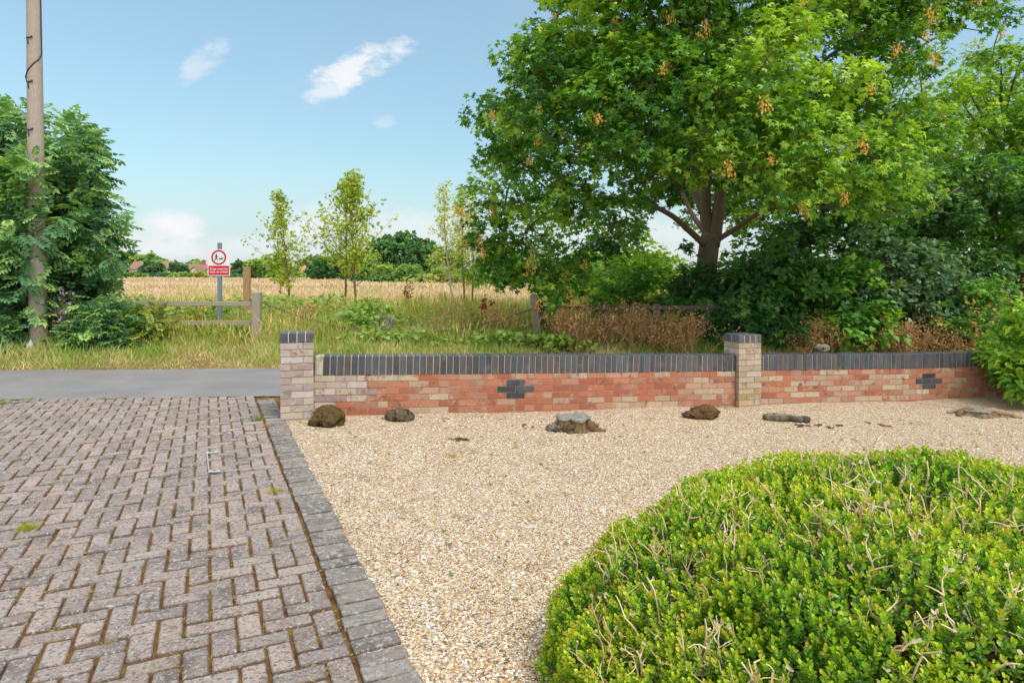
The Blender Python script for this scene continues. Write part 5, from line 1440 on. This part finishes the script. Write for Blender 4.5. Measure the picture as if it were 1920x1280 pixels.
# ------------------------------------------------------------ weeds and tufts
def tuft(c, r, h, n, cols, mb, lean=.7, wd=.004):
    P = c + rng.normal(0, r * .4, (n, 3)) * [1, 1, 0]; D = unit((P - c) / max(r, .01) * lean + rng.normal(0, .35, (n, 3)) * [1, 1, .3] + [0, 0, .8])
    mb.inst(BL_V, BL_F, P - [0, 0, .004], D, unit(rng.normal(size=(n, 3))), np.stack([np.full(n, wd), h * rng.uniform(.5, 1.1, n), h * rng.uniform(.5, 1, n)], -1), lerpc(cols[0], cols[1], rng.random(n)))
YG = (sr(150, 160, 56), sr(196, 190, 90)); GG = (sr(104, 134, 60), sr(140, 160, 84)); ST = (sr(170, 136, 84), sr(200, 170, 116))
for px, py, r, h, n, cols, lb in ((52, 993, .05, .06, 170, YG, 'bright yellow green grass tuft in the block paving, largest of the paving tufts'), (648, 787, .04, .06, 60, GG, None), (485, 788, .05, .11, 80, GG, 'green weed tuft where the paving meets the dark edging near the pale pillar'), (498, 800, .05, .05, 60, ST, 'dry straw tuft beside the edging near the pale pillar'),
                              (513, 921, .06, .04, 80, YG, 'flat yellowish moss tuft close to the dark edging'), (850, 846, .07, .04, 90, ST, 'straw coloured flat weed on the open gravel'), (8, 757, .1, .08, 90, GG, 'green tuft at the roadside end of the drive')):
    if lb is None: continue
    Y = F * CH / (py - HY); c = at(px, py, Y); c[2] = 0 if px < 560 else float(grav_z(np.array(c[0]), np.array(Y)))
    mb = MB(); tuft(c, r, h, n, cols, mb); tag(mb.build('grass_tuft', M_grass), lb, 'grass tuft', 'grass tufts on the drive and gravel')
mb = MB()
for i in range(280):                                                          # seedlings in the gravel
    Y = 2.4 + 5.2 * rng.random() ** .8; X = edge_r(Y) + .1 + rng.random() * (Y * .85 - edge_r(Y)); 
    if Y > wally(X) - .1: continue
    c = np.array([X, Y, float(grav_z(np.array(X), np.array(Y)))])
    if rng.random() < .5: tuft(c, rng.uniform(.01, .03), rng.uniform(.015, .035), rng.integers(5, 14), GG if rng.random() < .6 else ST, mb, wd=.004)
    else:
        k = rng.integers(4, 9); mb.inst(OVAL_V * [1.4, 1, 1], OVAL_F, np.tile(c + [0, 0, .006], (k, 1)) + rng.normal(0, .006, (k, 3)) * [1, 1, 0], unit(rng.normal(size=(k, 3)) * [1, 1, .3] + [0, 0, .25]), unit(rng.normal(0, .3, (k, 3)) + [0, 0, 1]), rng.uniform(.012, .028, k), lerpc(sr(110, 140, 76), sr(150, 170, 110), rng.random(k)))
tag(mb.build('gravel_weeds', M_grass), 'tiny green seedlings and dry wisps dotted over the gravel', 'weeds', kind='stuff')
mb = MB()
for i in range(900):                                                          # moss and grass in the paving joints
    cu = np.array([-rng.random() * 8.5, rng.random() * 8 - 2]); 
    if rng.random() < .5: cu[0] = round(cu[0] / pit) * pit
    else: cu[1] = round(cu[1] / pit) * pit
    c = E0 + cu[0] * E1 + cu[1] * E2
    if not (1.8 < c[1] < road_near(c[0]) and vnoise(c[0], c[1], .9, 6) > .42): continue
    tuft(np.array([*c, float(dz(c[0], c[1])) - .004]), rng.uniform(.008, .03), rng.uniform(.01, .026), rng.integers(8, 22), YG if rng.random() < .55 else (GG if rng.random() < .4 else ST), mb, 1.0, .0035)
for i in range(160):
    X = rng.uniform(-8, -2.6); c = np.array([X, float(road_near(X)) + rng.normal(-.02, .03), -.004])
    if vnoise(X, 0, .5, 2) > .45: tuft(c, .03, rng.uniform(.015, .05), 12, YG if rng.random() < .5 else GG, mb)
tag(mb.build('joint_weeds', M_grass), 'yellow green moss and wisps growing in the paving joints', 'weeds', kind='stuff')
mb = MB(); N = 16000                                                          # crumbs of moss and soil in the joints
cu = np.stack([-rng.random(N) * 8.8, rng.random(N) * 8.2 - 2], -1); hv = rng.random(N) < .5
cu[hv, 0] = np.round(cu[hv, 0] / pit) * pit; cu[~hv, 1] = np.round(cu[~hv, 1] / pit) * pit
cu += rng.normal(0, .0035, (N, 2)); P = E0 + cu[:, :1] * E1 + cu[:, 1:] * E2
ok = (P[:, 1] > 1.8) & (P[:, 1] < road_near(P[:, 0])) & (vnoise(P[:, 0], P[:, 1], .5, 1) > .30); P = P[ok]; N = len(P)
P = np.concatenate([P, (dz(P[:, 0], P[:, 1]) - .010)[:, None]], 1); a = rng.random(N) * 6.28; sz = .0035 + .005 * rng.random(N) ** 2
mb.inst(oct_v, oct_f, P, np.stack([np.cos(a), np.sin(a), 0 * a], -1), np.tile([0, 0, 1.0], (N, 1)), np.stack([sz, sz * 1.4, sz * .9], -1), lerpc(sr(120, 92, 52), sr(160, 144, 62), vnoise(P[:, 0], P[:, 1], .35, 7) * .7 + .3 * rng.random(N)) * (.7 + .5 * rng.random((N, 1))))
tag(mb.build('joint_moss_crumbs', M_peb), 'brown and olive crumbs of moss filling the joints between the blocks', 'moss', kind='stuff')

# ------------------------------------------------------------ clipped box bush close to the viewer
BOXL_V = np.array([[0, 0, 0], [0, 1, -.08], [-.34, .34, .07], [-.31, .76, .05], [.31, .76, .05], [.34, .34, .07], [0, .5, -.02]])
BOXL_F = np.array([[0, 5, 4, 6], [6, 4, 1, 3], [0, 6, 3, 2]])
bc = np.array([1.52, 2.42, .02]); brd = np.array([1.33, 1.0, .812])
box = thing('box_bush', 'large rounded green box bush with bare pale twigs poking through, close on the gravel', 'bush', bc)
N = 22000
u = rng.normal(size=(N, 3)); u = unit(u); u[:, 2] = np.abs(u[:, 2])
keep = (u[:, 1] < .62) | (u[:, 2] > .45); u = u[keep]; N = len(u)
def boxr(u):
    x, y, z = u[:, 0] * 3, u[:, 1] * 3, u[:, 2] * 3
    return 1 + .012 * np.sin(x * 2.3 + y * 1.7 + 1) + .014 * np.sin(y * 3.9 - z * 2.1) + .014 * np.sin(x * 5.1 + z * 4.3) + .012 * np.sin(x * 9 + y * 11)
pw = .92
us = np.sign(u) * np.abs(u) ** pw
flare = 1 + .055 * (1 - us[:, 2]) ** 2
surf = bc + us * brd * boxr(u)[:, None] * np.stack([flare, flare, flare * 0 + 1], -1)
nrm = unit(us / brd ** 1.5)
sparse = vnoise(surf[:, 0], surf[:, 1] + surf[:, 2], .16, 3)
low_bare = sstep(surf[:, 0], 1.2, 2.2) * sstep(-surf[:, 2], -.75, -.35)
live = rng.random(N) > np.clip(.01 + .35 * (sparse > .76) + .28 * low_bare, 0, .6)
lv = MB(); stm = MB()
SN, SNm = surf[live], nrm[live]; n = len(SN)
gd = unit(SNm * .75 + [0, 0, .65] + rng.normal(0, .28, (n, 3)))
dep = np.where(rng.random(n) < .35, rng.uniform(.04, .16, n), rng.uniform(-.010, .018, n))
org = SN - SNm * dep[:, None]
yel = np.clip(.5 + (vnoise(SN[:, 0], SN[:, 1], .2, 5) - .5) * .9 + rng.normal(0, .22, n), 0, 1)
Ln = rng.uniform(.045, .085, n)
K = 15
for k in range(K):
    f = k / (K - 1)
    az = k * 2.4 + rng.random(n) * .8
    a1 = unit(np.cross(gd, rng.normal(size=(n, 3)) * .02 + [1, .3, .1])); a2 = np.cross(gd, a1)
    rad_ = a1 * np.cos(az)[:, None] + a2 * np.sin(az)[:, None]
    op = 1.05 - .80 * f
    D = unit(rad_ * op + gd * (1 - op * .55) + rng.normal(0, .12, (n, 3)))
    Nn = unit(gd * 1.0 - rad_ * (.2 + .4 * f) + rng.normal(0, .15, (n, 3)))
    P = org - gd * (Ln * (1 - f))[:, None] + rad_ * .003
    s_ = (.0185 - .005 * f) * rng.uniform(.75, 1.2, n)
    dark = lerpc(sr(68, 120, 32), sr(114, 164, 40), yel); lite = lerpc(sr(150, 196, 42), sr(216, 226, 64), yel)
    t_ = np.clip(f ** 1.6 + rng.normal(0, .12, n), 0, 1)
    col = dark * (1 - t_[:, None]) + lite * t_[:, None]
    if k >= K - 2:
        tipy = (rng.random(n) < .38)[:, None]; col = np.where(tipy, lerpc(sr(196, 190, 60), sr(206, 170, 80), rng.random(n)), col)
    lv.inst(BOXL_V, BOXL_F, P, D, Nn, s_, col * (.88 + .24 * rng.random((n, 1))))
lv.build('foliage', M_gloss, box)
# bare twigs
tw = MB(); dl = MB()
cand = np.where((SN[:, 1] < 99))[0]
allidx = rng.choice(N, 3300, replace=False)
TW = (sr(206, 172, 126), sr(240, 218, 184))
for i in allidx:
    if nrm[i][1] > .25 or nrm[i][0] < -.75: continue
    wgt = .16 + .65 * (sparse[i] > .66) + .6 * low_bare[i]
    if rng.random() > wgt: continue
    p0 = surf[i] - nrm[i] * rng.uniform(.05, .12); g = unit(nrm[i] * .45 + [0, 0, .8] + rng.normal(0, .38, 3))
    L = rng.uniform(.05, .15); p1 = p0 + g * L; c_ = lerpc(TW[0], TW[1], rng.random())
    q = bent(p0, p1, 0, .06, 6); r0 = rng.uniform(.0020, .0044); tw.tube(q, np.linspace(r0, r0 * .6, 6), 5, tuple(c_))
    for _ in range(rng.integers(1, 5)):
        m_ = q[rng.integers(2, 6)]; e = m_ + unit(g + rng.normal(0, .75, 3)) * rng.uniform(.02, .075); tw.tube(bent(m_, e, 0, .08, 4), np.linspace(r0 * .65, r0 * .4, 4), 4, tuple(c_ * rng.uniform(.85, 1.12)))
        if rng.random() < .45:
            k = rng.integers(1, 4); dl.inst(BOXL_V, BOXL_F, np.tile(e, (k, 1)), unit(rng.normal(size=(k, 3)) + g), unit(rng.normal(size=(k, 3))), rng.uniform(.008, .018, k), lerpc(sr(196, 180, 146), sr(226, 216, 196), rng.random(k)))
tw.build('bare_twigs', M_twig, box); dl.build('dead_leaves', M_grass, box)
# inner branches and dark core of old wood
br = MB()
for i in range(130):
    j = rng.integers(N); e = surf[j] - nrm[j] * .12; br.tube(bent(bc + [rng.normal(0, .2), rng.normal(0, .15), 0], e, .02, .08, 7), np.linspace(.012, .004, 7), 5, sr(120, 98, 74))
br.build('branches', M_bark, box)
